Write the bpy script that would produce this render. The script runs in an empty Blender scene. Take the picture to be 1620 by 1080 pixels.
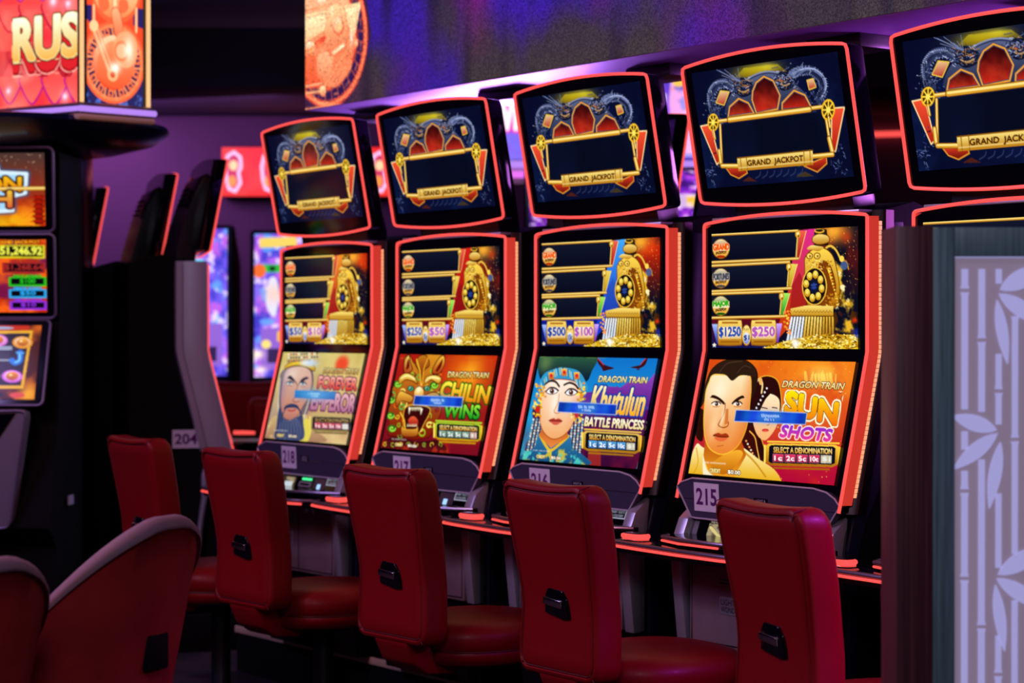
import bpy, bmesh, math, random
import numpy as np
from mathutils import Vector, Matrix

# ================================================================ camera, world, lights, exposure
scene = bpy.context.scene
COL = scene.collection
F_PX = 3300.0                                   # focal length in pixels of the 1620-wide frame
TH = math.radians(36.434)                       # angle between the view axis and the row of machines
CAM = Vector((4.34, -4.165, 1.40))
FWD = Vector((-math.cos(TH), math.sin(TH), 0)); RGT = Vector((math.sin(TH), math.cos(TH), 0))
cd = bpy.data.cameras.new('camera'); cam = bpy.data.objects.new('camera', cd); COL.objects.link(cam)
cd.sensor_width = 36.0; cd.lens = 36.0*F_PX/1620
pitch = math.atan(18/F_PX)                      # horizon lies 18 px above the frame's centre
cam.location = CAM
cam.rotation_euler = (math.radians(90)-pitch, 0, math.atan2(FWD.y, FWD.x)-math.pi/2)
cd.clip_start = .05; cd.clip_end = 100
cd.dof.use_dof = True; cd.dof.focus_distance = 5.5; cd.dof.aperture_fstop = 3.5
scene.camera = cam
scene.view_settings.view_transform = 'Standard'; scene.view_settings.look = 'None'
scene.view_settings.exposure = 0.0; scene.view_settings.gamma = 1.0; scene.view_settings.use_curve_mapping = False
w = bpy.data.worlds.new('world'); scene.world = w; w.use_nodes = True
w.node_tree.nodes['Background'].inputs[0].default_value = (.035, .015, .10, 1); w.node_tree.nodes['Background'].inputs[1].default_value = .06

def area(name, loc, target, size, power, color, sy=None, spread=None):
    ld = bpy.data.lights.new(name, 'AREA'); ld.energy = power; ld.color = color; ld.size = size
    if sy: ld.shape = 'RECTANGLE'; ld.size_y = sy
    if spread: ld.spread = math.radians(spread)
    lo = bpy.data.objects.new(name, ld); COL.objects.link(lo); lo.location = loc
    lo.rotation_euler = (Vector(target)-Vector(loc)).to_track_quat('-Z', 'Y').to_euler()
    return lo
# ceiling fixtures of the gaming floor, and unseen lamps added to brighten single parts
area('ceiling_light_red', (-.6, -3.2, 3.3), (-1.0, -.8, .7), 1.2, 25, (1, .16, .10), 3.0)
area('chair_side_fill_magenta', (2.2, -.1, 1.9), (1.0, -.80, .75), .3, 3.6, (.55, .05, 1.0), spread=50)  # added low lamp out of view, tints the nearest chair's side magenta
area('ceiling_light_violet', (-2.6, -4.0, 3.3), (-1.6, -.2, .8), 1.2, 40, (.50, .36, 1.0))
area('aisle_light_purple', (-8.5, 2.2, 3.5), (-11.5, 6.8, 1.8), 2.2, 52, (.66, .25, .82))
area('rail_fill_blue', (-3.0, 3.2, 2.9), (-4.1, .6, 1.2), .7, 30, (.60, .56, 1.0))  # added lamp, aimed to brighten the silver rail beyond the row
area('soffit_fill_far', (-3.5, 1.4, 1.6), (-1.0, .3, 2.27), .5, 24, (.50, .20, 1.0), spread=80)  # added lamp hidden behind the machines, brightens the soffit in purple
area('soffit_fill_near', (1.2, 1.9, 1.75), (.6, .3, 2.27), .5, 14, (.70, .18, 1.0), spread=80)  # second added lamp for the soffit's near end
area('ceiling_light_lounge', (-1.2, -3.2, 3.2), (-.1, -2.2, .9), .5, 26, (.75, .60, 1.0))
area('entrance_light_white', (3.0, -3.6, 3.0), (1.9, -1.2, 1.0), .8, 24, (.80, .72, .95))

# ---------------------------------------------------------------- screen pictures (2-D painter for emissive display meshes)
def srgb2lin(a):
    a = np.clip(a, 0, None)
    return np.where(a <= 0.04045, a/12.92, ((a+0.055)/1.055)**2.4)

def hexc(c):
    if isinstance(c, str):
        return np.array([int(c[i:i+2], 16)/255. for i in (0, 2, 4)])
    return np.asarray(c, float)

def smooth_noise(h, w, cells_y, cells_x, rng):
    g = rng.random((cells_y+2, cells_x+2))
    y = np.linspace(0, cells_y, h, endpoint=False); x = np.linspace(0, cells_x, w, endpoint=False)
    yi = y.astype(int); xi = x.astype(int); fy = (y-yi)[:, None]; fx = (x-xi)[None, :]
    fy = fy*fy*(3-2*fy); fx = fx*fx*(3-2*fx)
    a = g[yi][:, xi]; b = g[yi][:, xi+1]; c = g[yi+1][:, xi]; d = g[yi+1][:, xi+1]
    return (a*(1-fx)+b*fx)*(1-fy)+(c*(1-fx)+d*fx)*fy

def fbm(h, w, base=4, octs=4, seed=0):
    rng = np.random.default_rng(seed); out = np.zeros((h, w)); amp = 1.; tot = 0.
    for o in range(octs):
        n = base*2**o
        out += amp*smooth_noise(h, w, max(1, int(n*h/w)+1), n, rng); tot += amp; amp *= .55
    return out/tot

_glyphs = {}
def text_tris(s, off=0.):
    """triangles of a line of text from Blender's built-in font, in its own units"""
    if (s, off) in _glyphs: return _glyphs[(s, off)]
    cu = bpy.data.curves.new('tmp_text', 'FONT'); cu.body = s; cu.resolution_u = 3; cu.offset = off
    ob = bpy.data.objects.new('tmp_text', cu)
    me = ob.to_mesh(); me.calc_loop_triangles()
    v = np.array([p.co[:2] for p in me.vertices]); t = np.array([tuple(l.vertices) for l in me.loop_triangles])
    ob.to_mesh_clear(); bpy.data.objects.remove(ob); bpy.data.curves.remove(cu)
    _glyphs[(s, off)] = (v, t)
    return v, t

class Art:
    SS = 2
    def __init__(s, W, H, quad=None, bg='000000', seed=1):
        s.W, s.H = W, H; s.w, s.h = W*s.SS, H*s.SS
        s.c = np.zeros((s.h, s.w, 3)) + hexc(bg)
        s.seed = seed; s.rng = np.random.default_rng(seed)
        if quad is None: quad = [(0, 0), (W, 0), (W, H), (0, H)]
        dst = [(0, 0), (s.w, 0), (s.w, s.h), (0, s.h)]
        A = []; b = []
        for (x, y), (u, v) in zip(quad, dst):
            A.append([x, y, 1, 0, 0, 0, -u*x, -u*y]); b.append(u)
            A.append([0, 0, 0, x, y, 1, -v*x, -v*y]); b.append(v)
        p = np.linalg.solve(np.array(A, float), np.array(b, float))
        s.M = np.append(p, 1).reshape(3, 3)
        s.sc = math.sqrt(abs(np.linalg.det(s.M[:2, :2])))
        c0 = s.T([((quad[0][0]+quad[2][0])/2., (quad[0][1]+quad[2][1])/2.)])[0]
        c1 = s.T([((quad[0][0]+quad[2][0])/2.+1, (quad[0][1]+quad[2][1])/2.)])[0]
        s.sc = float(np.hypot(*(c1-c0)))
        s.yy, s.xx = np.mgrid[0:s.h, 0:s.w] + .5
    def T(s, pts):
        P = np.c_[np.asarray(pts, float).reshape(-1, 2), np.ones(len(np.asarray(pts, float).reshape(-1, 2)))] @ s.M.T
        return P[:, :2]/P[:, 2:]
    def _mix(s, sl, m, col, a=1.):
        y0, y1, x0, x1 = sl
        if callable(col): cc = col(s.xx[y0:y1, x0:x1]/s.w, s.yy[y0:y1, x0:x1]/s.h)
        elif isinstance(col, tuple) and len(col) == 2 and isinstance(col[0], str):
            yv = s.yy[y0:y1, x0:x1]; ys = yv[m > 0] if (m > 0).any() else yv
            t = ((yv-ys.min())/max(1e-6, ys.max()-ys.min()))[..., None]
            cc = hexc(col[0])*(1-t)+hexc(col[1])*t
        else: cc = hexc(col)
        m = (m*a)[..., None]
        s.c[y0:y1, x0:x1] = s.c[y0:y1, x0:x1]*(1-m)+cc*m
    def _box(s, P, pad=0):
        x0 = max(0, int(P[:, 0].min()-pad)); x1 = min(s.w, int(P[:, 0].max()+pad)+2)
        y0 = max(0, int(P[:, 1].min()-pad)); y1 = min(s.h, int(P[:, 1].max()+pad)+2)
        return y0, max(y0, y1), x0, max(x0, x1)
    def pmask(s, P):
        sl = s._box(P); y0, y1, x0, x1 = sl
        X = s.xx[y0:y1, x0:x1]; Y = s.yy[y0:y1, x0:x1]; ins = np.zeros(X.shape, bool)
        Q = np.roll(P, -1, 0)
        for (ax, ay), (bx, by) in zip(P, Q):
            if ay == by: continue
            ins ^= ((ay > Y) != (by > Y)) & (X < (bx-ax)*(Y-ay)/(by-ay)+ax)
        return sl, ins.astype(float)
    def poly(s, pts, col, a=1.):
        sl, m = s.pmask(s.T(pts))
        if m.size: s._mix(sl, m, col, a)
    def curve(s, pts, n=6):
        P = np.asarray(pts, float); N = len(P); out = []
        for i in range(N):
            p0, p1, p2, p3 = P[(i-1) % N], P[i], P[(i+1) % N], P[(i+2) % N]
            for k in range(n):
                t = k/n
                out.append(.5*((2*p1)+(-p0+p2)*t+(2*p0-5*p1+4*p2-p3)*t*t+(-p0+3*p1-3*p2+p3)*t**3))
        return out
    def blob(s, pts, col, a=1., outline=None, ow=2):
        q = s.curve(pts)
        s.poly(q, col, a)
        if outline: s.line(q, ow, outline, closed=True)
    def ell(s, cx, cy, rx, ry, col, a=1., n=32, rot=0):
        t = np.linspace(0, 2*math.pi, n, endpoint=False); c, sn = math.cos(rot), math.sin(rot)
        s.poly([(cx+rx*math.cos(k)*c-ry*math.sin(k)*sn, cy+rx*math.cos(k)*sn+ry*math.sin(k)*c) for k in t], col, a)
    def line(s, pts, width, col, a=1., closed=False, open_curve=False):
        if open_curve:
            P = np.asarray(pts, float); P = np.vstack([P[:1], P, P[-1:]]); out = []
            for i in range(1, len(P)-2):
                p0, p1, p2, p3 = P[i-1], P[i], P[i+1], P[i+2]
                for k in range(6):
                    t = k/6; out.append(.5*((2*p1)+(-p0+p2)*t+(2*p0-5*p1+4*p2-p3)*t*t+(-p0+3*p1-3*p2+p3)*t**3))
            out.append(P[-1]); pts = out
        P = s.T(pts); r = width*s.sc/2
        if closed: P = np.vstack([P, P[:1]])
        y0, y1, x0, x1 = s._box(P, r+1)
        X = s.xx[y0:y1, x0:x1]; Y = s.yy[y0:y1, x0:x1]
        if not X.size: return
        d = np.full(X.shape, 1e9)
        for (ax, ay), (bx, by) in zip(P[:-1], P[1:]):
            L = (bx-ax)**2+(by-ay)**2+1e-9
            t = np.clip(((X-ax)*(bx-ax)+(Y-ay)*(by-ay))/L, 0, 1)
            d = np.minimum(d, (X-ax-t*(bx-ax))**2+(Y-ay-t*(by-ay))**2)
        m = np.clip(r+.5-np.sqrt(d), 0, 1)
        s._mix((y0, y1, x0, x1), m, col, a)
    def glow(s, cx, cy, rx, ry, col, a=1., p=1.):
        c = s.T([(cx, cy)])[0]; RX = rx*s.sc; RY = ry*s.sc
        d = ((s.xx-c[0])/RX)**2+((s.yy-c[1])/RY)**2
        m = np.exp(-d**p)
        s._mix((0, s.h, 0, s.w), m, col, a)
    def noise(s, col, base=6, octs=4, lo=.45, hi=.65, a=1., mask=None, seed=None):
        n = fbm(s.h, s.w, base, octs, s.seed if seed is None else seed)
        m = np.clip((n-lo)/(hi-lo), 0, 1)
        if mask is not None: m = m*mask
        s._mix((0, s.h, 0, s.w), m, col, a)
    def fullmask(s, pts, soft=0):
        sl, m = s.pmask(s.T(pts)); f = np.zeros((s.h, s.w)); f[sl[0]:sl[1], sl[2]:sl[3]] = m
        for _ in range(soft):
            f = (f+np.roll(f, 3, 0)+np.roll(f, -3, 0)+np.roll(f, 3, 1)+np.roll(f, -3, 1))/5
        return f
    def text(s, t, bl, br, tl, col, out=None, ow=0, a=1., bold=.05):
        """text fitted to the parallelogram with corners bottom-left, bottom-right, top-left (tracing pixels)"""
        v, tr = text_tris(t)
        lo = v.min(0); sz = v.max(0)-lo; q = (v-lo)/sz
        bl, br, tl = map(lambda p: np.array(p, float), (bl, br, tl))
        P = s.T(bl+q[:, :1]*(br-bl)+q[:, 1:]*(tl-bl))
        sl = s._box(P, ow*s.sc+2); y0, y1, x0, x1 = sl
        if y1 <= y0 or x1 <= x0: return
        X = s.xx[y0:y1, x0:x1]; Y = s.yy[y0:y1, x0:x1]; m = np.zeros(X.shape)
        for A, B_, C_ in P[tr]:
            bx0 = int(max(0, min(A[0], B_[0], C_[0])-x0)); bx1 = int(max(A[0], B_[0], C_[0])-x0)+2
            by0 = int(max(0, min(A[1], B_[1], C_[1])-y0)); by1 = int(max(A[1], B_[1], C_[1])-y0)+2
            x = X[by0:by1, bx0:bx1]; y = Y[by0:by1, bx0:bx1]
            if not x.size: continue
            e0 = (B_[0]-A[0])*(y-A[1])-(B_[1]-A[1])*(x-A[0])
            e1 = (C_[0]-B_[0])*(y-B_[1])-(C_[1]-B_[1])*(x-B_[0])
            e2 = (A[0]-C_[0])*(y-C_[1])-(A[1]-C_[1])*(x-C_[0])
            k = ((e0 >= 0) & (e1 >= 0) & (e2 >= 0)) | ((e0 <= 0) & (e1 <= 0) & (e2 <= 0))
            m[by0:by1, bx0:bx1] = np.maximum(m[by0:by1, bx0:bx1], k)
        hpx = float(np.hypot(*(s.T([tl])[0]-s.T([bl])[0]))); rb = int(round(bold*hpx))
        if rb > 0:
            o = m.copy()
            for dy in range(-rb, rb+1):
                for dx in range(-rb, rb+1):
                    if dx*dx+dy*dy <= rb*rb+.5: o = np.maximum(o, np.roll(np.roll(m, dy, 0), dx, 1))
            m = o
        if out is not None:
            r = max(1, int(round(ow*s.sc))); o = m.copy()
            for dy in range(-r, r+1):
                for dx in range(-r, r+1):
                    if dx*dx+dy*dy <= r*r+.5: o = np.maximum(o, np.roll(np.roll(m, dy, 0), dx, 1))
            s._mix(sl, o, out, a)
        s._mix(sl, m, col, a)
    def smear(s, x0, y0, x1, y1, h, col):
        """a line of print too small to read"""
        n = int(abs(x1-x0)/(h*.55)); r = np.random.default_rng(int(x0*7+y0))
        for k in range(n):
            if r.random() < .12: continue
            f = k/n; x = x0+(x1-x0)*f; y = y0+(y1-y0)*f
            s.line([(x, y-h*r.uniform(.2, .5)), (x+h*.2, y+h*r.uniform(.2, .5))], h*.3, col, .8)
    def sparks(s, n, region, col, r=1.5, rv=1.):
        x0, y0, x1, y1 = region
        for _ in range(n):
            s.ell(s.rng.uniform(x0, x1), s.rng.uniform(y0, y1), r*s.rng.uniform(.5, 1+rv), r*s.rng.uniform(.5, 1+rv), col, s.rng.uniform(.4, 1), n=8)
    def result(s):
        a = s.c.reshape(s.H, s.SS, s.W, s.SS, 3).mean((1, 3))
        return srgb2lin(np.clip(a, 0, 1))

GOLD = ('FFE070', 'B07010')
def gold_bar(A, p0, p1, w):
    A.line([p0, p1], w, '6A3A05'); A.line([p0, p1], w*.8, 'D89A28')
    q0 = (p0[0], p0[1]-w*.15); q1 = (p1[0], p1[1]-w*.15)
    A.line([q0, q1], w*.35, 'FFE58A')

def art_topper():
    A = Art(300, 172, [(85, 240), (950, 125), (1070, 855), (190, 925)], '060820', 3)
    A.glow(560, 520, 420, 330, '0A1440', .8)
    A.noise('10265A', 5, 4, .5, .8, .5)
    # golden glow at the back, silver dragon arch
    A.glow(470, 235, 120, 34, 'B8A010', .95); A.glow(540, 215, 50, 16, 'F0E040', .8)
    A.poly([(350, 270), (400, 215), (600, 195), (660, 240), (520, 262)], ('D8C820', '806008'), .6)
    A.blob([(300, 420), (370, 310), (450, 258), (540, 232), (640, 250), (730, 330), (800, 400), (780, 440), (660, 470), (330, 500)], ('5A6488', '1E2440'))
    for off, c in ((0, '8890B0'), (10, '2A3050')):
        A.line([(372, 318+off), (450, 262+off), (540, 236+off), (640, 252+off)], 5, c, open_curve=True)
    for cx, sgn in ((360, -1), (700, 1)):
        rr = np.random.default_rng(7 if sgn < 0 else 8)
        x0 = 205 if sgn < 0 else 800
        # serpent body
        body = [(350, 330), (300, 300), (240, 310), (205, 360), (208, 440), (240, 480)] if sgn < 0 else [(640, 290), (720, 240), (800, 235), (860, 280), (875, 340), (850, 400)]
        A.line(body, 50, '0A0E22', open_curve=True); A.line(body, 40, '2A3358', open_curve=True)
        A.line([(x+sgn*9, y-6) for x, y in body], 14, '7884B4', .8, open_curve=True); A.line([(x+sgn*14, y-10) for x, y in body], 5, 'C0CAEC', .8, open_curve=True)
        P_ = np.array(body, float)
        for k in range(60):                       # belly plates and back spines
            t = k/60*(len(P_)-1); i = int(t); f = t-i; c_ = P_[i]*(1-f)+P_[i+1]*f; d_ = P_[i+1]-P_[i]; d_ /= np.hypot(*d_); n_ = np.array([-d_[1], d_[0]])
            A.line([c_-n_*4, c_+n_*18*(1 if sgn < 0 else 1)], 2.5, '0A0E22', .8); A.line([c_+n_*16, c_+n_*24+d_*3], 3, ['8A96C0', '3A4470'][k % 2], .9)
            if k % 3 == 0: A.poly([c_-n_*20, c_-n_*20+d_*10, c_-n_*34+d_*9], '8490BC', .9)
        for k in range(20):
            t = rr.random()*(len(body)-1); i = int(t); f = t-i
            x = body[i][0]*(1-f)+body[i+1][0]*f; y = body[i][1]*(1-f)+body[i+1][1]*f
            x += rr.normal(0, 15); y += rr.normal(0, 13)
            A.line([(x, y), (x+rr.normal(0, 9), y+rr.normal(0, 9))], 2.5, ['9AA6D0', '0A0E20', '5C6894', 'C8D0E8'][rr.integers(4)])
        hx, hy = (400, 320) if sgn < 0 else (645, 285)
        A.blob([(hx-55, hy-10), (hx-20, hy-45), (hx+25, hy-30), (hx+60, hy+5), (hx+40, hy+45), (hx-10, hy+60), (hx-45, hy+30)], '141A36', outline='0A0E22', ow=5)
        A.ell(hx+(22 if sgn < 0 else -22), hy+4, 9, 6, 'D04820'); A.line([(hx-30, hy+22), (hx, hy+34), (hx+32, hy+20)], 7, 'B8905C', open_curve=True)
        for k in range(110):
            x = hx+rr.normal(0, 38); y = hy+rr.normal(0, 30)
            A.line([(x, y), (x+rr.normal(0, 14), y+rr.normal(0, 10))], 3, ['B8C0E0', '0C1024', '5C6894', '3A4470', 'A87030'][rr.integers(5)])
        for k in range(9):   # horns and mane
            A.line([(hx-20, hy-25), (hx-50+k*16*sgn-15*sgn, hy-62-rr.integers(0, 45))] if sgn < 0 else [(hx+10+k*7, hy-15), (hx+40+k*11, hy-50-rr.integers(0, 55))], 3, '707CA8')
        for k in range(90):
            x = (222 if sgn < 0 else 850)+rr.normal(0, 30); y = (450 if sgn < 0 else 390)+rr.normal(0, 38)
            A.line([(x, y), (x+rr.normal(0, 10), y+rr.normal(0, 10))], 4, ['5A6690', '0C1024', '2A3458'][rr.integers(3)])
        q = [(262, 345), (315, 352), (285, 430), (236, 415)] if sgn < 0 else [(775, 290), (812, 280), (830, 330), (790, 345)]
        A.poly(q, ('E8C890', 'B83828')); A.line(q, 5, 'E8C040', closed=True)
    # three flame panes
    def pane(pts, seed):
        A.poly(pts, ('2A0408', 'D02818'))
        m = A.fullmask(pts)
        A.noise('FF6030', 14, 4, .5, .78, .8, mask=m*np.clip(A.yy/A.h*2-.35, 0, 1), seed=seed)
        A.noise('180206', 9, 3, .5, .7, .7, mask=m*np.clip(1.0-A.yy/A.h*1.9, 0, 1), seed=seed+9)
        A.line(pts, 14, '3A4064', closed=True); A.line(pts, 7, 'F0A030', closed=True)
    pane([(455, 350), (475, 300), (520, 265), (575, 290), (618, 375), (605, 455), (480, 480), (452, 400)], 2)
    pane([(318, 440), (372, 392), (430, 418), (465, 480), (310, 500)], 4)
    pane([(632, 420), (700, 348), (765, 375), (805, 448), (632, 462)], 6)
    # red wings
    for q in ([(145, 552), (205, 540), (262, 760), (245, 780)], [(925, 452), (1000, 448), (955, 705), (930, 700)]):
        A.poly(q, ('F05030', 'B02010')); A.line(q, 6, 'FFE0A0', closed=True)
    A.poly([(262, 545), (880, 470), (918, 725), (285, 775)], '060A1C')
    A.noise('0C1636', 3, 3, .4, .7, .6, mask=A.fullmask([(262, 545), (880, 470), (918, 725), (285, 775)]))
    # lower claws
    for q in ([(300, 800), (420, 800), (430, 830), (380, 862), (330, 840)], [(770, 790), (900, 735), (905, 775), (850, 825)]):
        A.poly(q, ('D83820', '601008')); A.line(q, 6, 'E0902C', closed=True)
    for k in range(7):
        x = 480+k*42; A.line([(x, 862-k*3), (x+24, 845-k*3), (x+30, 822-k*3)], 5, '36426E', .7, open_curve=True)
    A.poly([(400, 880), (440, 852), (490, 880)], '5A2010', .8); A.poly([(720, 855), (775, 822), (830, 850)], '4A3818', .8)
    for cx, cy in ((215, 830), (985, 760)):
        rr = np.random.default_rng(cx)
        for k in range(45):
            x = cx+rr.normal(0, 22); y = cy+rr.normal(0, 50)
            A.line([(x, y), (x+rr.normal(0, 10), y+rr.normal(0, 12))], 3.5, ['2E3A68', '0C1028', '5C6CA0'][rr.integers(3)])
    # golden frame
    gold_bar(A, (262, 545), (275, 775), 16); gold_bar(A, (885, 470), (932, 715), 16)
    gold_bar(A, (258, 700), (268, 770), 24); gold_bar(A, (915, 630), (935, 705), 26)
    gold_bar(A, (240, 525), (880, 442), 18); gold_bar(A, (315, 516), (795, 458), 26)
    gold_bar(A, (275, 788), (400, 788), 22); gold_bar(A, (800, 735), (938, 722), 22)
    A.poly([(366, 740), (818, 694), (824, 782), (376, 820)], ('FFE88A', 'B87812'))
    for f in (.04, .12, .88, .96): A.line([(368+452*f, 740-45*f), (378+448*f, 818-38*f)], 5, '9A6410')
    A.line([(368, 742), (818, 697)], 5, '8A5408'); A.line([(378, 800), (822, 762)], 5, 'FFF0B0', .6)
    A.text('GRAND  JACKPOT', (432, 799), (765, 770), (428, 756), '4A2404', bold=.07)
    for cx, cy, r in ((220, 530, 42), (905, 462, 50)):
        A.ell(cx, cy, r*.8, r*1.25, 'F0B820'); A.ell(cx, cy, r*.62, r*1.0, '4A2C08')
        for k in range(8):
            t = k*math.pi/4; A.line([(cx, cy), (cx+r*.7*math.cos(t), cy+r*1.1*math.sin(t))], 7, 'F8D040')
        A.ell(cx, cy, r*.25, r*.35, 'FFE860')
    gold_bar(A, (222, 575), (232, 625), 14); gold_bar(A, (908, 505), (918, 560), 14)
    return A.result()

def coin_heap(A, poly, seed, n=260):
    rr = np.random.default_rng(seed); P = np.array(poly); A.poly(poly, ('C89018', 'E8C020'))
    m = A.fullmask(poly)
    x0, y0 = P.min(0); x1, y1 = P.max(0)
    for k in range(n):
        x = rr.uniform(x0, x1); y = rr.uniform(y0, y1)
        c = A.T([(x, y)])[0].astype(int)
        if not (0 <= c[0] < A.w and 0 <= c[1] < A.h) or m[c[1], c[0]] < .5: continue
        A.ell(x, y, rr.uniform(7, 13), rr.uniform(3, 6), ['FFE860', 'D8A818', '704404', 'FFF6A8', 'A87010'][rr.integers(5)], n=10, rot=rr.uniform(-.6, .6))

def art_train(sky, sky2, base, left, right, mid, seed):
    Q = [(168, 205), (1172, 150), (1172, 1005), (170, 992)]
    A = Art(320, 184, Q, '0A0C1E', 5)
    # night, fire and sparks on the right
    A.noise('B82008', 4, 4, .35, .6, 1., mask=np.clip((A.xx/A.w-.55)*4, 0, 1)*np.clip(1.3-A.yy/A.h*2.2, 0, 1), seed=seed)
    A.glow(1000, 190, 90, 50, 'FFB030', .95); A.glow(1090, 230, 40, 35, 'F04010', .6)
    A.sparks(70, (980, 160, 1165, 560), 'FFC050', 2.5)
    # coloured sky ribbon
    A.poly([(745, 185), (880, 168), (860, 520), (800, 740), (560, 1000), (170, 1000), (170, 800), (650, 780), (700, 560)], lambda u, v: hexc(sky)*(1-np.clip(v*1.5, 0, 1))[..., None]+hexc(sky2)*np.clip(v*1.5, 0, 1)[..., None])
    A.poly([(720, 560), (770, 470), (800, 540), (860, 700), (700, 760)], base, .6)
    A.poly([(168, 792), (640, 792), (560, 1005), (170, 1005)], ('600818' if mid != 'b' else '0A1C90', '101450'))
    # dark prize panels
    for (yl, yr, yb, ybr, xr, flag) in ((212, 180, 392, 375, 765, ('F06048', 'A81820')), (430, 410, 595, 580, 705, ('F0D860', 'B89010')), (626, 612, 780, 772, 655, ('A8F060', '189020'))):
        A.poly([(xr-15, yr), (xr+52, yr+5), (xr+5, ybr), (xr-22, ybr)], flag); A.line([(xr+50, yr+5), (xr+3, ybr)], 4, 'FFE080')
        A.poly([(168, yl), (xr, yr), (xr-12, ybr), (168, yb)], ('11162A', '070A1C'))
        A.line([(xr-6, yr+10), (xr-18, ybr)], 12, 'B07818'); A.line([(xr-8, yr+10), (xr-20, ybr)], 5, 'FFE080')
        A.ell(xr-8, yr+25, 18, 30, 'D8A028'); A.ell(xr-8, yr+22, 9, 16, 'FFE890')
        A.ell(xr-4, yr+40, 5, 9, '7A4A08')
    for a, b, xr in ((212, 182, 755), (402, 376, 760), (426, 400, 700), (602, 582, 712), (620, 604, 655), (785, 775, 668)):
        gold_bar(A, (166, a), (xr, b), 15)
    # medallions
    for cy, c1, c2, t in ((308, 'F05808', 'B02804', 'GRAND'), (512, '9098A8', '40404C', 'FORTUNES'), (703, '30A818', '0C5C10', 'MAJOR')):
        A.ell(232, cy, 60, 70, '6A3E08'); A.ell(232, cy, 55, 66, ('FFF0A0', 'E8A030')); A.ell(232, cy-22, 50, 40, ('E8D8B0', c2))
        A.poly([(176, cy-30), (290, cy-34), (290, cy+12), (178, cy+16)], 'F4E0B0' if cy != 512 else 'B8B8C0')
        A.text(t, (180, cy+12), (287, cy+6), (180, cy-30), c1 if cy != 512 else '484858', 'FFF4C8', 2, bold=.10)
        A.text('JACKPOT', (196, cy+42), (270, cy+38), (196, cy+20), '5A3008')
        A.ell(232, cy+54, 30, 9, c2)
    # bottom prize plates
    A.poly([(172, 828), (222, 828), (222, 960), (205, 960)], ('A8C0FF', '2038B0')); A.poly([(600, 825), (652, 825), (625, 955), (600, 955)], ('D0A8FF', '7030B0'))
    for x0, x1, t, c in ((214, 376, left, '2848A8'), (440, 608, right, 'B858B8')):
        A.blob([(x0, 818), (x0+25, 800), (x1-25, 800), (x1, 818), (x1+2, 955), (x1-25, 974), (x0+25, 974), (x0, 955)], GOLD, outline='8A4E08', ow=4)
        A.poly([(x0+6, 848), (x1-6, 848), (x1-6, 930), (x0+6, 930)], ('FFF4D0', 'E8C078'))
        A.line([(x0+30, 818), (x1-30, 818)], 9, 'A86010'); A.line([(x0+20, 950), (x1-20, 950)], 8, '9A5808')
        A.text(t, (x0+8, 922), (x1-8, 920), (x0+8, 850), c, 'FFFFFF', 2)
    A.ell(408, 905, 34, 74, '8A5010'); A.ell(408, 905, 30, 68, ('FFE890', 'E0A830')); A.ell(408, 925, 22, 40, ('E8F0FF', '7890D0'))
    A.text({'$1250': '$1', '$500': '10c', '$250': '5c', '$50': '1c'}[left], (390, 945), (427, 943), (390, 905), '183080', 'FFFFFF', 1.5)
    A.text('PLAY', (388, 874), (428, 872), (388, 856), '8A5010')
    # locomotive
    A.noise('E8B428', 16, 4, .42, .6, 1., mask=A.fullmask([(960, 480), (1010, 400), (1060, 440), (1120, 540), (1150, 640), (1120, 780), (1150, 900), (980, 860)], 3), seed=11)
    A.noise('FFF0B0', 30, 3, .55, .7, 1., mask=A.fullmask([(1000, 400), (1060, 440), (1120, 540), (1110, 780), (980, 700)], 2), seed=12)
    A.noise('502808', 26, 3, .55, .68, .9, mask=A.fullmask([(960, 560), (1160, 560), (1170, 900), (980, 900)], 2), seed=13)
    A.noise('E83808', 14, 3, .5, .7, .9, mask=A.fullmask([(960, 780), (1160, 720), (1170, 930), (960, 930)], 3), seed=14)
    A.poly([(870, 190), (900, 165), (955, 175), (968, 285), (868, 290)], ('282018', '181008'))
    A.blob([(862, 225), (905, 205), (965, 220), (968, 262), (905, 280), (860, 262)], ('FFE080', 'B87818'), outline='5A3004', ow=4)
    A.ell(905, 185, 35, 16, 'E8B030'); A.ell(905, 182, 26, 9, '281808')
    A.line([(935, 330), (955, 300), (985, 290), (1020, 320), (1050, 380)], 11, 'F0C040', open_curve=True)
    A.line([(1050, 385), (1090, 400), (1105, 450)], 8, 'C88820', open_curve=True); A.ell(1058, 378, 16, 22, 'FFD850'); A.ell(1075, 425, 26, 30, '4868A0', .8)
    A.blob([(805, 440), (808, 370), (850, 320), (920, 300), (985, 340), (1020, 430), (1045, 600), (1010, 720), (860, 730), (810, 640)], ('FFD850', 'A86408'), outline='6A3A04', ow=5)
    A.blob([(900, 420), (960, 400), (1000, 470), (1020, 600), (960, 700), (880, 690)], '7A3A08')
    for k in range(12): 
        A.poly([(955+k*7, 430+k*22), (985+k*5, 440+k*22), (962+k*6, 462+k*20)], ['F0A020', 'FFD848'][k % 2])
    for cx in (838, 890): 
        A.ell(cx, 358, 24, 24, '8A5208'); A.ell(cx, 358, 17, 17, 'FFE068'); A.ell(cx+3, 360, 8, 9, 'A06810')
    A.blob([(820, 310), (850, 285), (900, 290), (935, 300), (900, 325), (860, 318)], ('FFE880', 'C08018'))
    for k in range(60):
        x = A.rng.uniform(812, 1000); y = A.rng.uniform(390, 450); A.line([(x, y), (x+A.rng.uniform(-14, 14), y+A.rng.uniform(-6, 6))], 4, ['FFF090', '9A5C0C', 'D89A20'][A.rng.integers(3)])
    A.ell(872, 568, 86, 132, 'F0C040'); A.ell(872, 568, 78, 124, '2A1408'); A.ell(870, 568, 74, 120, '160C10')
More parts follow.
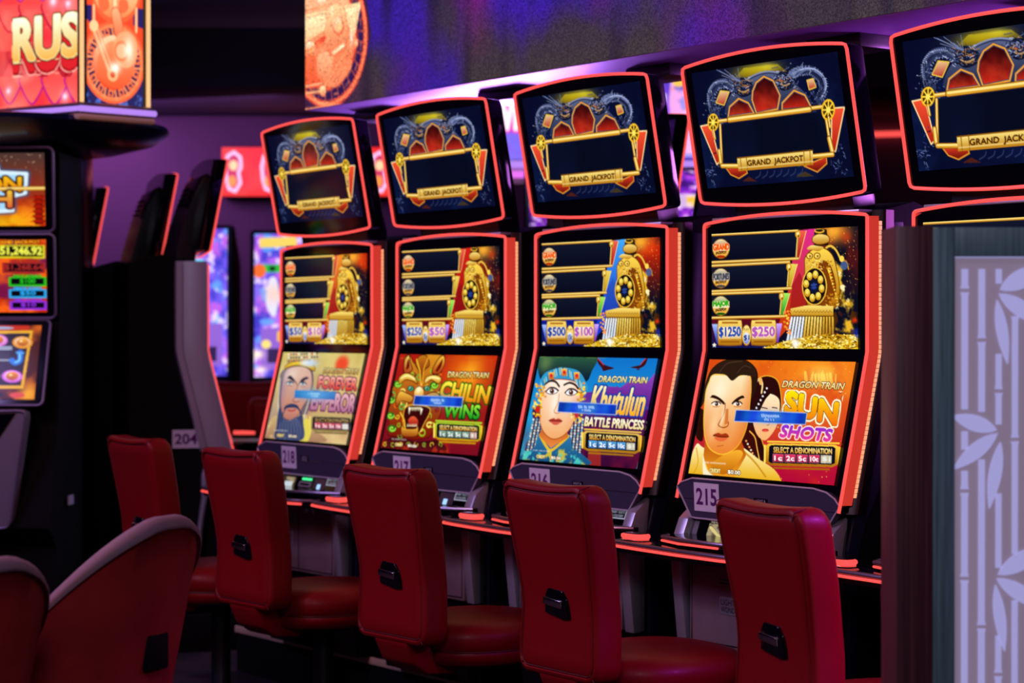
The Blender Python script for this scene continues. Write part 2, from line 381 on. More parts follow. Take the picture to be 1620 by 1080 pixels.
    for k in range(8):
        t = k*math.pi/4+.2
        x = 868+54*math.cos(t); y = 568+82*math.sin(t)
        A.ell(x, y, 19, 28, ('FFE860', 'C88A10')); A.ell(x, y-4, 9, 13, 'FFF080', .7)
    A.ell(868, 568, 33, 50, '0C1430'); A.line([(850, 560), (885, 555)], 5, '4860B0'); A.line([(852, 580), (885, 578)], 5, '3048A0'); A.ell(868, 568, 14, 24, '28409A', .8)
    for k in range(40):
        x = A.rng.uniform(940, 1045); y = A.rng.uniform(620, 700); A.line([(x, y), (x+A.rng.uniform(-18, 18), y+A.rng.uniform(-12, 8))], 5, ['FFD850', '8A4A08', 'D88A18'][A.rng.integers(3)])
    # cowcatcher
    A.poly([(708, 722), (820, 700), (1000, 705), (1000, 775), (712, 772)], ('FFE478', 'C08818')); A.line([(712, 772), (1000, 775)], 5, '7A4808')
    for k in range(24): A.line([(730+k*11, 745), (738+k*11, 735+(k % 2)*14)], 4, 'A87018')
    A.poly([(712, 776), (1000, 778), (1000, 935), (680, 940)], '301808')
    for k in range(15):
        f = k/14.; x0 = 718+f*278; x1 = 688+f*310
        A.poly([(x0-6, 778), (x0+7, 778), (x1+8, 945), (x1-8, 945)], ('F8FAFF', 'C8D8F0') if k < 5 else (('FFE070', 'C89020') if k < 11 else ('E8B838', '9A6010')))
    coin_heap(A, [(510, 998), (600, 965), (700, 940), (860, 905), (1000, 900), (1172, 905), (1172, 1006), (510, 1000)], 21, 500)
    A.glow(745, 965, 28, 22, 'FFFFFF', 1.); A.glow(725, 930, 30, 18, 'FFFFFF', .5)
    for k in range(22): A.ell(A.rng.uniform(660, 710), A.rng.uniform(740, 900), 8, 8, ['FFD040', 'D89020', 'FF9040'][A.rng.integers(3)], n=10)
    A.noise('1828A0', 10, 3, .55, .65, .8, mask=A.fullmask([(1020, 880), (1172, 860), (1172, 940), (1020, 940)], 2), seed=15)
    A.poly([(189, 955), (194, 966), (204, 968), (196, 976), (199, 988), (189, 981), (179, 988), (182, 976), (174, 968), (184, 966)], 'FFF8E0')
    return A.result()

def denom_plate(A, x0, y0, x1, y1, sk, frame, cell, last='C8C0A0'):
    """the 'SELECT A DENOMINATION' plate; sk = downward slope across its width"""
    def P(u, v): return (x0+(x1-x0)*u-10*v*0, y0+(y1-y0)*v+sk*u)
    A.poly([P(0, .12), P(.05, 0), P(.95, 0), P(1.02, .12), P(1, .88), P(.9, 1.06), P(.08, 1.06), P(-.03, .88)], frame)
    A.line([P(.03, -.08), P(1.0, -.08)], 7, frame[0]); A.line([P(.1, 1.16), P(.86, 1.16)], 7, frame[1])
    A.line([P(-.01, .12), P(-.01, .88)], 10, 'FFE060'); A.line([P(1.0, .12), P(.99, .88)], 10, 'FFC030')
    A.poly([P(.05, .16), P(.08, .08), P(.92, .08), P(.95, .16), P(.94, .86), P(.9, .93), P(.07, .93), P(.04, .86)], '0A0A18')
    A.text('SELECT A DENOMINATION', P(.11, .43), P(.9, .43), P(.11, .18), ('FFF0A0', 'E09020'), bold=.03)
    n = ['1c', '2c', '5c', '10c', '$1']
    for k in range(5):
        a = .10+k*.163; q = [P(a, .5), P(a+.145, .5), P(a+.14, .87), P(a-.003, .87)]
        A.poly(q, cell if k < 4 else last); A.line(q, 2, 'E0E0F0', .4, closed=True)
        A.text(n[k], P(a+.02, .8), P(a+.125, .8), P(a+.02, .58), 'FFFFFF' if k < 4 else 'E8E8E0')

def notice(A, q):
    A.poly(q, lambda u, v: np.stack([.05+.1*np.cos(u*40)*0+0*u, .25+.06*np.sin(u*60), .72+.1*np.sin(u*25+v*9)], -1)); A.line(q, 3, 'B8C8F0', closed=True)
    (ax, ay), (bx, by), (cx, cy), (dx, dy) = q
    def P(u, v): return (ax+(bx-ax)*u+(dx-ax)*v, ay+(by-ay)*u+(dy-ay)*v)
    A.glow(*P(.5, .5), (bx-ax)*.25, 26, '4A90F0', .7)
    A.smear(*P(.35, .4), *P(.63, .4), (dy-ay)*.26, 'D8E8FF'); A.smear(*P(.42, .72), *P(.58, .72), (dy-ay)*.2, 'D8E8FF')

def credit(A, x, y, sc=1., sk=.1, col='FFE890'):
    A.text('CREDIT', (x, y+22*sc), (x+62*sc, y+22*sc+62*sk), (x, y), col, '3A1404', 1.5)
    A.text('$0.00', (x+105*sc, y+24*sc+6), (x+175*sc, y+24*sc+13), (x+105*sc, y+8), 'FFF8E0', '3A1404', 2)
    A.smear(x-25*sc, y-34*sc, x+95*sc, y-26*sc, 9*sc, 'F8F0E8')

def art_sun():
    A = Art(320, 186, [(243, 100), (1080, 115), (948, 808), (118, 743)], 'E04810', 31)
    A.c[:] = (hexc('E87010')*(1-(A.yy/A.h)[..., None])+hexc('B81030')*(A.yy/A.h)[..., None])
    A.glow(870, 240, 210, 150, 'FF9820', .9); A.glow(870, 210, 70, 40, 'FFF070', 1.)
    A.noise('D03010', 5, 4, .5, .75, .6); A.noise('B00838', 4, 3, .4, .6, .8, mask=np.clip((A.yy/A.h-.62)*4, 0, 1))
    A.sparks(60, (560, 110, 1070, 800), 'FFD060', 2.2)
    for k in range(14):
        x = 790+k*13; A.line([(x, 250), (x+A.rng.uniform(-12, 12), 190-A.rng.uniform(0, 26))], 9, 'FFF060', .5)
    # woman
    A.blob([(470, 330), (490, 240), (560, 195), (630, 220), (652, 320), (645, 400), (600, 430), (520, 470), (560, 640), (500, 700), (430, 560), (420, 450)], '2A0808', outline='F8B830', ow=4)
    A.line([(500, 240), (530, 215), (545, 240), (540, 290)], 9, 'F8D890', open_curve=True); A.ell(535, 225, 10, 22, 'F0B060')
    A.blob([(520, 350), (560, 300), (605, 300), (640, 330), (640, 400), (622, 480), (580, 540), (548, 556), (510, 520), (490, 440)], ('FFE8C0', 'F8B070'))
    A.blob([(500, 360), (540, 300), (590, 292), (560, 330), (525, 400), (500, 450), (478, 420)], '200808')
    for k in range(6): A.ell(570-k*12, 265+k*22, 6, 6, 'F8F0F0', n=10)
    A.line([(540, 372), (572, 378)], 4, '301010'); A.line([(600, 372), (628, 376)], 4, '301010')
    A.ell(560, 500, 20, 9, 'D03028'); A.ell(560, 505, 14, 5, 'F06050'); A.line([(588, 440), (580, 470), (568, 472)], 3, 'C06030')
    A.blob([(470, 470), (500, 500), (520, 560), (505, 640), (540, 700), (500, 700), (440, 600), (420, 520)], '3A0A08')
    for k in range(9): A.ell(450+k*9, 560+k*17, 6, 6, ['F8A060', 'F0E0C0'][k % 2], n=8)
    A.line([(470, 505), (500, 540), (512, 600), (530, 690)], 6, 'F0B040', open_curve=True)
    # man: robe, neck, head
    A.blob([(165, 580), (210, 600), (330, 640), (410, 590), (520, 660), (610, 720), (650, 790), (600, 800), (110, 760), (118, 700)], ('FFF4C0', 'E8B020'))
    A.line([(440, 620), (500, 680), (560, 760)], 8, 'C88818', .8, open_curve=True); A.line([(165, 600), (175, 680), (150, 740)], 7, 'D89818', .7, open_curve=True)
    A.poly([(215, 560), (420, 560), (450, 640), (380, 760), (300, 790), (240, 740), (205, 650)], ('B04808', 'F0A020'))
    A.blob([(205, 640), (225, 720), (290, 770), (330, 780), (300, 790), (210, 770)], 'F8F0D8', .9)
    A.blob([(300, 650), (400, 610), (430, 640), (360, 730), (300, 745), (250, 700)], ('F8B030', 'C06808'))
    A.blob([(165, 540), (160, 460), (180, 380), (215, 400), (210, 480), (200, 560)], '2A0C06')
    A.blob([(196, 370), (204, 290), (226, 215), (260, 150), (330, 105), (420, 95), (490, 130), (520, 190), (505, 280), (478, 340), (466, 420), (460, 330), (300, 190)], '28140C')
    face = [(240, 230), (262, 190), (330, 190), (400, 195), (470, 190), (480, 260), (472, 350), (462, 440), (440, 520), (400, 590), (340, 630), (290, 632), (240, 600), (215, 540), (208, 450), (214, 350), (222, 280)]
    A.blob(face, ('FFE8B8', 'E88030'), outline='F8C030', ow=5)
    fm = A.fullmask(A.curve(face), 2)
    A._mix((0, A.h, 0, A.w), fm*np.clip((A.xx-A.T([(395, 400)])[0][0])/(36*A.SS), 0, 1), 'E06A18', .75)
    A.glow(300, 280, 60, 60, 'FFF6D8', .8); A.glow(268, 470, 30, 60, 'FFE0B0', .6)
    A.blob([(240, 200), (262, 150), (340, 110), (430, 105), (495, 140), (505, 200), (478, 196), (420, 192), (372, 222), (335, 190), (280, 180)], '2C1A10')
    A.line([(300, 175), (345, 125), (430, 112)], 4, '5A4030', .7, open_curve=True); A.line([(400, 180), (440, 140), (480, 150)], 4, '50382C', .7, open_curve=True)
    # brows, eyes, nose, mouth
    A.poly(A.curve([(245, 318), (262, 302), (300, 318), (328, 345), (322, 356), (290, 330), (255, 318)]), '2A0E06'); A.poly(A.curve([(368, 350), (395, 322), (430, 305), (442, 318), (420, 325), (385, 352)]), '2A0E06')
    for ex in (280, 402):
        A.ell(ex, 352, 25, 11, 'FFF4E8'); A.ell(ex+2, 353, 10, 11, '381808'); A.ell(ex-1, 350, 3, 3, 'FFFFFF'); A.line([(ex-27, 350), (ex-10, 340), (ex+14, 341), (ex+26, 352)], 5, '2A0E06', open_curve=True); A.line([(ex-20, 366), (ex, 370), (ex+20, 364)], 3, 'B05020', .7, open_curve=True)
    A.line([(332, 350), (326, 400), (300, 450), (292, 472), (318, 485), (345, 476), (350, 455)], 5, 'A04010', open_curve=True); A.poly([(335, 380), (350, 380), (348, 462), (326, 470)], 'C86020', .7); A.glow(315, 430, 9, 38, 'FFF0D0', .7)
    A.poly(A.curve([(262, 528), (290, 515), (310, 522), (335, 517), (350, 535), (308, 540)]), 'A83410'); A.poly(A.curve([(268, 540), (308, 540), (345, 540), (325, 560), (290, 560)]), 'E86838'); A.line([(262, 530), (308, 538), (350, 537)], 4, '4A1006', open_curve=True)
    A.line([(285, 590), (320, 585)], 5, 'B85018', .6)
    # lettering
    A.text('DRAGON TRAIN', (655, 258), (1003, 272), (668, 222), ('FFF0C0', 'F8C860'), '28140C', 3)
    A.text('SUN', (672, 398), (960, 468), (686, 282), ('FFE808', 'F06808'), 'FFF8D0', 9, bold=.11); A.text('SUN', (672, 398), (960, 468), (686, 282), ('FFE808', 'F06808'), '5A1804', 3, bold=.10)
    A.text('SHOTS', (640, 535), (925, 560), (660, 472), ('8828D0', 'F03890'), 'FFE8D8', 5, bold=.09)
    denom_plate(A, 560, 572, 978, 690, 10, ('FFD040', 'A86008'), ('E83060', '980838'))
    notice(A, [(393, 386), (797, 403), (788, 468), (382, 450)])
    credit(A, 240, 714, 1., .06); A.smear(135, 686, 172, 688, 7, 'E0C080')
    return A.result()

def art_princess():
    A = Art(320, 186, [(262, 97), (1025, 112), (885, 828), (118, 765)], '1878C8', 41)
    A.c[:] = (hexc('1070C8')*(1-(A.yy/A.h)[..., None])+hexc('28B8E0')*(A.yy/A.h)[..., None])
    A.poly([(560, 330), (640, 320), (700, 290), (780, 300), (880, 230), (960, 260), (1010, 200), (1000, 420), (540, 430)], ('9048B8', '581880'))
    A.poly([(520, 330), (600, 380), (760, 290), (980, 400), (960, 520), (500, 520)], ('7A30A0', '40106A'), .8)
    A.poly([(500, 470), (985, 440), (880, 830), (480, 800)], ('5A1068', '380830')); A.noise('701030', 6, 3, .5, .7, .6, mask=np.clip((A.yy/A.h-.6)*4, 0, 1))
    A.poly([(590, 560), (650, 560), (650, 810), (560, 800)], 'B83020', .7)
    for (x, y, s_) in ((690, 165, 1), (900, 160, -1)):
        A.blob([(x-60*s_, y-60), (x-20*s_, y-20), (x+10, y-5), (x+52*s_, y+10), (x+10, y+22), (x-18, y+28), (x-30*s_, y+5), (x-50*s_, y-20)], '3A1018'); A.line([(x-55*s_, y-55), (x-15*s_, y-10)], 5, 'C02838')
    # hat
    A.blob([(262, 97), (262, 240), (300, 200), (400, 170), (500, 190), (560, 260), (600, 190), (630, 97), (450, 60)], ('2A5840', '0A1830')); A.glow(300, 140, 45, 40, '7A9850', .6)
    # beads and hair
    A.blob([(235, 420), (210, 520), (190, 600), (150, 720), (130, 760), (320, 780), (520, 800), (530, 700), (520, 540), (500, 420)], '40164A')
    for cx0, cx1, n in ((215, 160, 4), (470, 440, 4)):
        for j in range(n):
            for k in range(15):
                x = cx0+j*22+(cx1-cx0)*k/15.; y = 505+k*18
                A.ell(x, y, 7, 9, ['D8E0D8', '60A8C0', 'B8C8B0'][(j+k) % 3], n=10)
    # collar
    A.blob([(250, 600), (330, 680), (440, 600), (470, 690), (540, 740), (560, 800), (120, 770), (150, 730), (220, 680)], ('2878A8', '185080')); A.line([(255, 605), (290, 670), (325, 705), (390, 660), (440, 615)], 13, 'E8B820', open_curve=True); A.line([(325, 705), (322, 790)], 10, 'E8B820')
    A.noise('D8C038', 20, 3, .52, .62, .9, mask=A.fullmask([(150, 720), (250, 700), (480, 700), (560, 800), (120, 790)], 2))
    A.noise('50D0C0', 24, 3, .55, .62, .9, mask=A.fullmask([(130, 700), (250, 720), (480, 720), (540, 800), (120, 790)], 2), seed=77)
    A.poly([(270, 560), (430, 560), (440, 620), (325, 690), (250, 610)], ('C86020', 'E88840'))
    face = [(275, 300), (310, 255), (400, 245), (490, 262), (522, 310), (515, 400), (490, 480), (455, 560), (400, 615), (340, 632), (290, 600), (262, 540), (258, 450), (268, 370)]
    A.blob(face, ('FFEEE0', 'F0A868'), outline='A84810', ow=4)
    fm = A.fullmask(A.curve(face), 2); A._mix((0, A.h, 0, A.w), fm*np.clip((A.xx-A.T([(440, 430)])[0][0])/(40*A.SS), 0, 1), 'E88850', .6); A._mix((0, A.h, 0, A.w), fm*np.clip((A.T([(290, 480)])[0][0]-A.xx)/(30*A.SS), 0, 1), 'F0A060', .5)
    A.glow(355, 400, 26, 60, 'FFFFF4', .6)
    # jewelled band
    A.line([(268, 300), (300, 235), (400, 205), (500, 225), (548, 310)], 44, '3098C8', open_curve=True)
    for k in range(26):
        t = k/25.; x = 272+t*272; y = 292-105*math.sin(math.pi*t)+t*15
        A.line([(x-4, y-24), (x+2, y+20)], 4, ['A8F0F8', '2870A8', 'F0D860'][k % 3])
    for x, y in ((335, 222), (420, 200), (500, 222)): A.poly([(x-18, y-22), (x+18, y-22), (x+16, y+24), (x-16, y+24)], ('FFC040', 'C86810')); A.ell(x, y, 10, 12, 'D82030')
    for (x, y, h_) in ((262, 330, 60), (245, 430, 75), (530, 340, 60), (500, 470, 55)):
        for k in range(26): A.ell(x+A.rng.normal(0, 17), y+A.rng.normal(0, h_*.5), 8, 8, ['F8C828', 'C07810', 'FFE868', 'E89018'][A.rng.integers(4)], n=10)
    A.ell(243, 440, 16, 26, '8A4808'); A.ell(243, 440, 12, 20, 'D82020'); A.ell(497, 475, 14, 18, 'D02020')
    for ex, ey in ((338, 322), (462, 330)):
        A.line([(ex-45, ey-45), (ex-10, ey-66), (ex+25, ey-60), (ex+48, ey-30)] if ex < 400 else [(ex-45, ey-48), (ex-10, ey-62), (ex+25, ey-50), (ex+46, ey-25)], 9, '200C10', open_curve=True)
        A.blob([(ex-36, ey+4), (ex-10, ey-20), (ex+20, ey-16), (ex+38, ey+2), (ex+10, ey+18), (ex-18, ey+18)], 'F8F8FF', outline='3A1818', ow=3); A.ell(ex, ey-1, 15, 17, '6A3820'); A.ell(ex, ey-1, 8, 9, '180808'); A.ell(ex-4, ey-6, 4, 4, 'FFFFFF'); A.line([(ex-40, ey+2), (ex-12, ey-23), (ex+20, ey-20), (ex+42, ey-4)], 6, '180C10', open_curve=True)
    A.line([(385, 340), (375, 400), (350, 450), (365, 465), (385, 462)], 4, 'D08050', open_curve=True)
    A.poly(A.curve([(315, 512), (345, 496), (360, 503), (380, 498), (402, 515), (380, 532), (350, 536)]), 'B83828'); A.poly(A.curve([(325, 516), (360, 518), (395, 517), (372, 538), (345, 538)]), 'D85848'); A.line([(315, 512), (360, 515), (402, 515)], 4, '601018', open_curve=True)
    A.text('DRAGON TRAIN', (638, 262), (948, 272), (648, 224), ('FFF8C0', 'E8D060'), '182848', 3)
    A.text('Khutulun', (575, 462), (918, 482), (618, 290), ('FFF8C0', 'F8A818'), '1038A0', 7, bold=.035)
    A.text('BATTLE PRINCESS', (545, 545), (925, 570), (555, 488), ('FFFCE8', 'F0D890'), '40103A', 4, bold=.06)
    denom_plate(A, 535, 577, 912, 700, 22, ('E8C050', 'A87010'), ('50A8E8', '1860A8'))
    notice(A, [(382, 390), (757, 408), (750, 475), (372, 456)])
    credit(A, 232, 735, .9, .06)
    return A.result()

def art_dragon():
    A = Art(320, 186, [(235, 80), (915, 97), (765, 793), (88, 735)], 'A01418', 51)
    A.c[:] = (hexc('B01A10')*(1-(A.yy/A.h)[..., None])+hexc('780C20')*(A.yy/A.h)[..., None])
    A.glow(700, 230, 160, 120, 'F0800C', .9); A.glow(720, 240, 60, 60, 'FFC830', .6); A.noise('E03010', 6, 3, .5, .8, .4)
    A.line([(520, 120), (880, 130), (845, 300)], 3, 'C85018', .6)
    A.line([(235, 110), (260, 110)], 3, 'C06020')
    # mane and head
    A.blob([(250, 250), (262, 120), (300, 90), (340, 150), (400, 80), (470, 85), (545, 95), (530, 180), (510, 240), (520, 300), (500, 350), (520, 420), (510, 500), (460, 600), (430, 660), (330, 680), (200, 660), (140, 640), (150, 560), (140, 480), (175, 400), (180, 300)], ('D89020', '7A1408'), outline='40080A', ow=4)
    rr = np.random.default_rng(5)
    def curl(x, y, r, c, w):
        t = np.linspace(0, rr.uniform(4, 7), 14); a0 = rr.uniform(0, 6.3); sg = rr.choice([-1, 1])
        A.line([(x+r*(1-k/9)*math.cos(a0+sg*k), y+r*(1-k/9)*math.sin(a0+sg*k)) for k in t], w, c)
    for k in range(70):
        x = rr.uniform(150, 520); y = rr.uniform(200, 660)
        if (x-345)**2/9000+(y-420)**2/40000 < .8: continue
        curl(x, y, rr.uniform(14, 30), ['F8C830', '8A1408', 'FFE868', 'E86818', '98C020', '58B040', '50080C'][rr.integers(7)], rr.uniform(4, 8))
    for (x, y) in ((215, 290), (165, 400), (160, 510), (170, 600), (470, 300)):
        A.ell(x, y, 32, 26, '2A6018'); A.line([(x+24*math.cos(t)*(1-t/8), y+20*math.sin(t)*(1-t/8)) for t in np.linspace(0, 6, 16)], 8, '98E040'); 
    # horns
    A.blob([(262, 210), (265, 130), (296, 88), (306, 140), (320, 190), (290, 215)], ('F8D860', 'A83810'), outline='40080A', ow=5); A.blob([(275, 190), (282, 140), (295, 115), (300, 170)], '701008')
    A.blob([(455, 200), (500, 120), (540, 92), (545, 150), (510, 215), (475, 225)], ('F8C840', 'A83810'), outline='40080A', ow=5); A.blob([(482, 195), (515, 140), (532, 120), (522, 170), (496, 205)], '701008')
    A.blob([(340, 150), (372, 95), (420, 95), (440, 160), (400, 200), (385, 280), (365, 200)], ('C87818', '601008'), outline='300608', ow=4)
    A.line([(350, 120), (372, 200), (378, 300)], 7, 'F8C030'); A.line([(430, 110), (400, 180), (384, 300)], 7, 'F0A828')
    # brow, eyes, nose
    for pts in ([(225, 250), (270, 215), (330, 235), (355, 290), (320, 270), (270, 260), (230, 290)], [(400, 290), (420, 240), (480, 230), (520, 250), (500, 290), (450, 262), (415, 290)]):
        A.blob(pts, ('FFE868', 'C88018'), outline='5A1008', ow=4)
    for pts in ([(240, 250), (285, 232), (335, 258)], [(410, 270), (450, 245), (505, 256)]): A.line(pts, 5, 'FFF8B0', open_curve=True)
    for ex in (305, 420): A.ell(ex, 322, 24, 20, '180C08'); A.ell(ex, 322, 18, 16, '38A878'); A.ell(ex, 322, 7, 9, '041408'); A.ell(ex-5, 316, 4, 4, 'E0FFF0')
    A.blob([(330, 340), (350, 312), (375, 308), (395, 330), (392, 370), (350, 380), (328, 370)], ('FFF0A0', 'E89828'), outline='6A1808', ow=4); A.glow(360, 335, 16, 14, 'FFFFE0', .8)
    A.blob([(200, 400), (230, 340), (270, 350), (320, 380), (300, 420), (240, 410), (205, 450)], ('F8C848', '984008'), outline='50100A', ow=4)
    A.blob([(400, 380), (450, 350), (500, 360), (515, 420), (480, 450), (420, 440)], ('E8A830', '803008'), outline='50100A', ow=4)
    # mouth
    A.blob([(270, 450), (380, 440), (440, 470), (400, 560), (350, 640), (280, 640), (250, 560)], '3A0608', outline='F0B030', ow=5)
    for k in range(7): A.poly([(295+k*12, 452), (306+k*12, 454), (300+k*12, 482)], 'F8F0C0')
    A.poly([(288, 450), (302, 452), (290, 505)], 'FFF8D8'); A.poly([(372, 458), (388, 462), (372, 510)], 'FFF8D8')
    A.blob([(285, 540), (320, 515), (350, 540), (348, 580), (300, 585)], ('F06038', '901010')); A.blob([(240, 580), (265, 600), (335, 600), (352, 580), (345, 650), (270, 660), (235, 640)], ('F8C840', '98400C'), outline='50100A', ow=4)
    for k in range(6): A.poly([(275+k*12, 585), (285+k*12, 587), (280+k*12, 566)], 'F8F0C0')
    A.line([(230, 490), (255, 540), (262, 600)], 8, 'F0B830', open_curve=True)
    A.poly([(100, 690), (170, 660), (330, 690), (480, 680), (540, 720), (570, 780), (88, 745)], ('380810', '601018')); A.noise('B83018', 14, 3, .55, .65, .8, mask=A.fullmask([(100, 690), (330, 690), (560, 700), (570, 780), (90, 745)], 2))
    for k in range(8): curl(120+k*55, 712, 16, ['E0C030', '90B030'][k % 2], 4)
    A.text('DRAGON TRAIN', (564, 246), (845, 254), (572, 206), ('FFF4C0', 'F0C040'), '301008', 3)
    A.text('CHILIN', (505, 386), (835, 426), (532, 276), ('FFF84A', 'E87808'), '1A5A10', 6, bold=.06)
    A.text('WINS', (532, 522), (775, 534), (546, 432), ('A8F040', '109018'), '062A10', 6, bold=.065)
    denom_plate(A, 468, 556, 796, 672, 18, ('A8D830', 'C89010'), ('88B090', '2A5A48'), 'C89888')
    notice(A, [(334, 370), (670, 386), (660, 453), (322, 435)])
    credit(A, 190, 702, .85, .06)
    return A.result()

def art_emperor():
    A = Art(320, 186, [(275, 97), (872, 125), (712, 785), (130, 722)], 'C8B868', 61)
    A.c[:] = (hexc('D0BC60')*(1-(A.yy/A.h)[..., None])+hexc('C88870')*(A.yy/A.h)[..., None])
    A.noise('F0E090', 4, 3, .4, .7, .7); A.noise('9AA0A8', 3, 3, .55, .75, .5, mask=np.clip(.6-A.xx/A.w, 0, 1)*1.6)
    A.glow(700, 200, 48, 34, 'F03818', .95, 2.5); A.poly([(600, 260), (860, 270), (830, 400), (560, 380)], ('F0C870', 'E0A058'), .4)
    # robe
    A.blob([(150, 700), (170, 600), (230, 560), (420, 560), (440, 620), (500, 680), (560, 760), (140, 730)], ('D8C080', 'A87858'))
    A.blob([(420, 590), (470, 640), (440, 750), (380, 740)], 'E8D850'); A.noise('F0E8A0', 12, 3, .5, .65, .8, mask=A.fullmask([(140, 620), (240, 560), (230, 720), (140, 720)], 2))
    # hair and ears
    A.blob([(240, 330), (270, 230), (400, 190), (480, 230), (490, 330), (470, 420), (450, 520), (420, 560), (250, 520)], '6A5868')
    A.line([(250, 290), (235, 420), (228, 560), (222, 640)], 7, 'E8E0D0', .8, open_curve=True); A.line([(478, 330), (452, 460), (420, 560), (395, 640)], 8, 'F0E8C8', .8, open_curve=True)
    A.line([(262, 270), (248, 400), (240, 520)], 6, '504868', open_curve=True)
    # beard
    A.blob([(240, 500), (262, 540), (300, 600), (340, 590), (400, 560), (410, 620), (400, 740), (210, 730), (215, 640), (225, 560)], '2E3A68')
    for k in range(26):
        x = 225+k*7; A.line([(300+(x-300)*.5, 560), (x, 650), (x+A.rng.uniform(-8, 8), 735)], 3, ['1A2448', '4A5A8C', '6A7098'][k % 3], open_curve=True)
    face = [(285, 250), (320, 215), (400, 205), (465, 235), (480, 300), (470, 370), (450, 440), (410, 500), (375, 560), (320, 590), (280, 585), (255, 530), (248, 450), (258, 350)]
    A.blob(face, ('E0B8A8', 'C87860'), outline='5A3A48', ow=4)
    fm = A.fullmask(A.curve(face), 2); A._mix((0, A.h, 0, A.w), fm*np.clip((A.T([(300, 400)])[0][0]-A.xx)/(30*A.SS), 0, 1), '8878A8', .6)
    A.glow(330, 265, 60, 30, 'F8E0D0', .7); A.glow(395, 340, 20, 60, 'F0C0A8', .5)
    A.blob([(265, 540), (290, 500), (330, 520), (370, 520), (372, 560), (320, 592), (275, 580)], ('D89080', 'B87060'))
    for q in ([(300, 290), (322, 272), (350, 300), (362, 325), (345, 318), (315, 298)], [(390, 325), (405, 300), (440, 285), (455, 298), (430, 308), (400, 330)]): A.blob(q, '20203A')
    A.line([(362, 325), (375, 345), (372, 370)], 4, '7A4048'); A.line([(392, 325), (382, 345)], 4, '7A4048')
    for ex, ey in ((318, 328), (412, 335)): A.blob([(ex-24, ey), (ex, ey-11), (ex+24, ey+4), (ex, ey+10)], 'E8F0F8'); A.ell(ex, ey, 9, 9, '3888B0'); A.ell(ex, ey, 4, 5, '102038'); A.line([(ex-26, ey-2), (ex, ey-14), (ex+26, ey+2)], 5, '202038', open_curve=True); A.line([(ex-20, ey+18), (ex+16, ey+20)], 3, '8A6078', .8)
    A.line([(365, 370), (352, 430), (335, 455), (360, 468), (385, 460)], 4, '8A4848', open_curve=True)
    A.blob([(268, 520), (285, 490), (330, 478), (372, 492), (382, 530), (360, 512), (325, 508), (290, 512)], '26305A'); A.line([(300, 524), (330, 530), (355, 522)], 7, 'B04040', open_curve=True)
    A.line([(290, 505), (262, 560), (250, 640)], 7, '26305A', open_curve=True); A.line([(372, 505), (398, 560), (405, 640)], 7, '26305A', open_curve=True)
    # crown
    A.blob([(282, 225), (300, 190), (380, 165), (460, 175), (500, 210), (498, 245), (440, 215), (370, 200), (310, 212)], ('FFE040', 'C89018'), outline='705010', ow=4)
    A.blob([(300, 180), (330, 105), (520, 110), (535, 175), (490, 195), (380, 165)], ('E8D8A0', 'C0A050'))
    for k in range(34): A.poly([(305+k % 12*19, 110+(k//12)*24), (322+k % 12*19, 112+(k//12)*24), (312+k % 12*19, 130+(k//12)*24)], ['303A58', 'F8F0D0', 'C83828', '6A5020'][A.rng.integers(4)])
    A.glow(465, 185, 62, 15, 'C8E0FF', .95, 1.6); A.glow(430, 180, 30, 10, 'FFFFFF', .7)
    A.text('DRAGON TRAIN', (560, 262), (812, 276), (572, 226), ('F8E8A0', 'C89840'), '3A2818', 3)
    A.text('FOREVER', (518, 368), (795, 392), (534, 285), ('FFC0B0', 'E03020'), '601848', 5, bold=.055)
    A.text('EMPEROR', (465, 520), (775, 552), (486, 398), ('F8C0C8', 'B06890'), '582050', 6, bold=.055)
    denom_plate(A, 462, 566, 764, 670, 20, ('C8B070', '7A6838'), ('F04058', 'A81848'), 'E8E0E0')
    A.poly([(355, 380), (650, 402), (642, 458), (348, 436)], ('2080D0', '1060B8')); A.glow(490, 418, 110, 22, '58B0F0', .8)
    A.smear(452, 408, 542, 415, 12, 'C8F0FF'); A.smear(470, 428, 525, 432, 10, 'C8F0FF')
    credit(A, 218, 694, .8, .06)
    A._mix((0, A.h, 0, A.w), np.ones((A.h, A.w)), '908870', .10)
    return A.result()

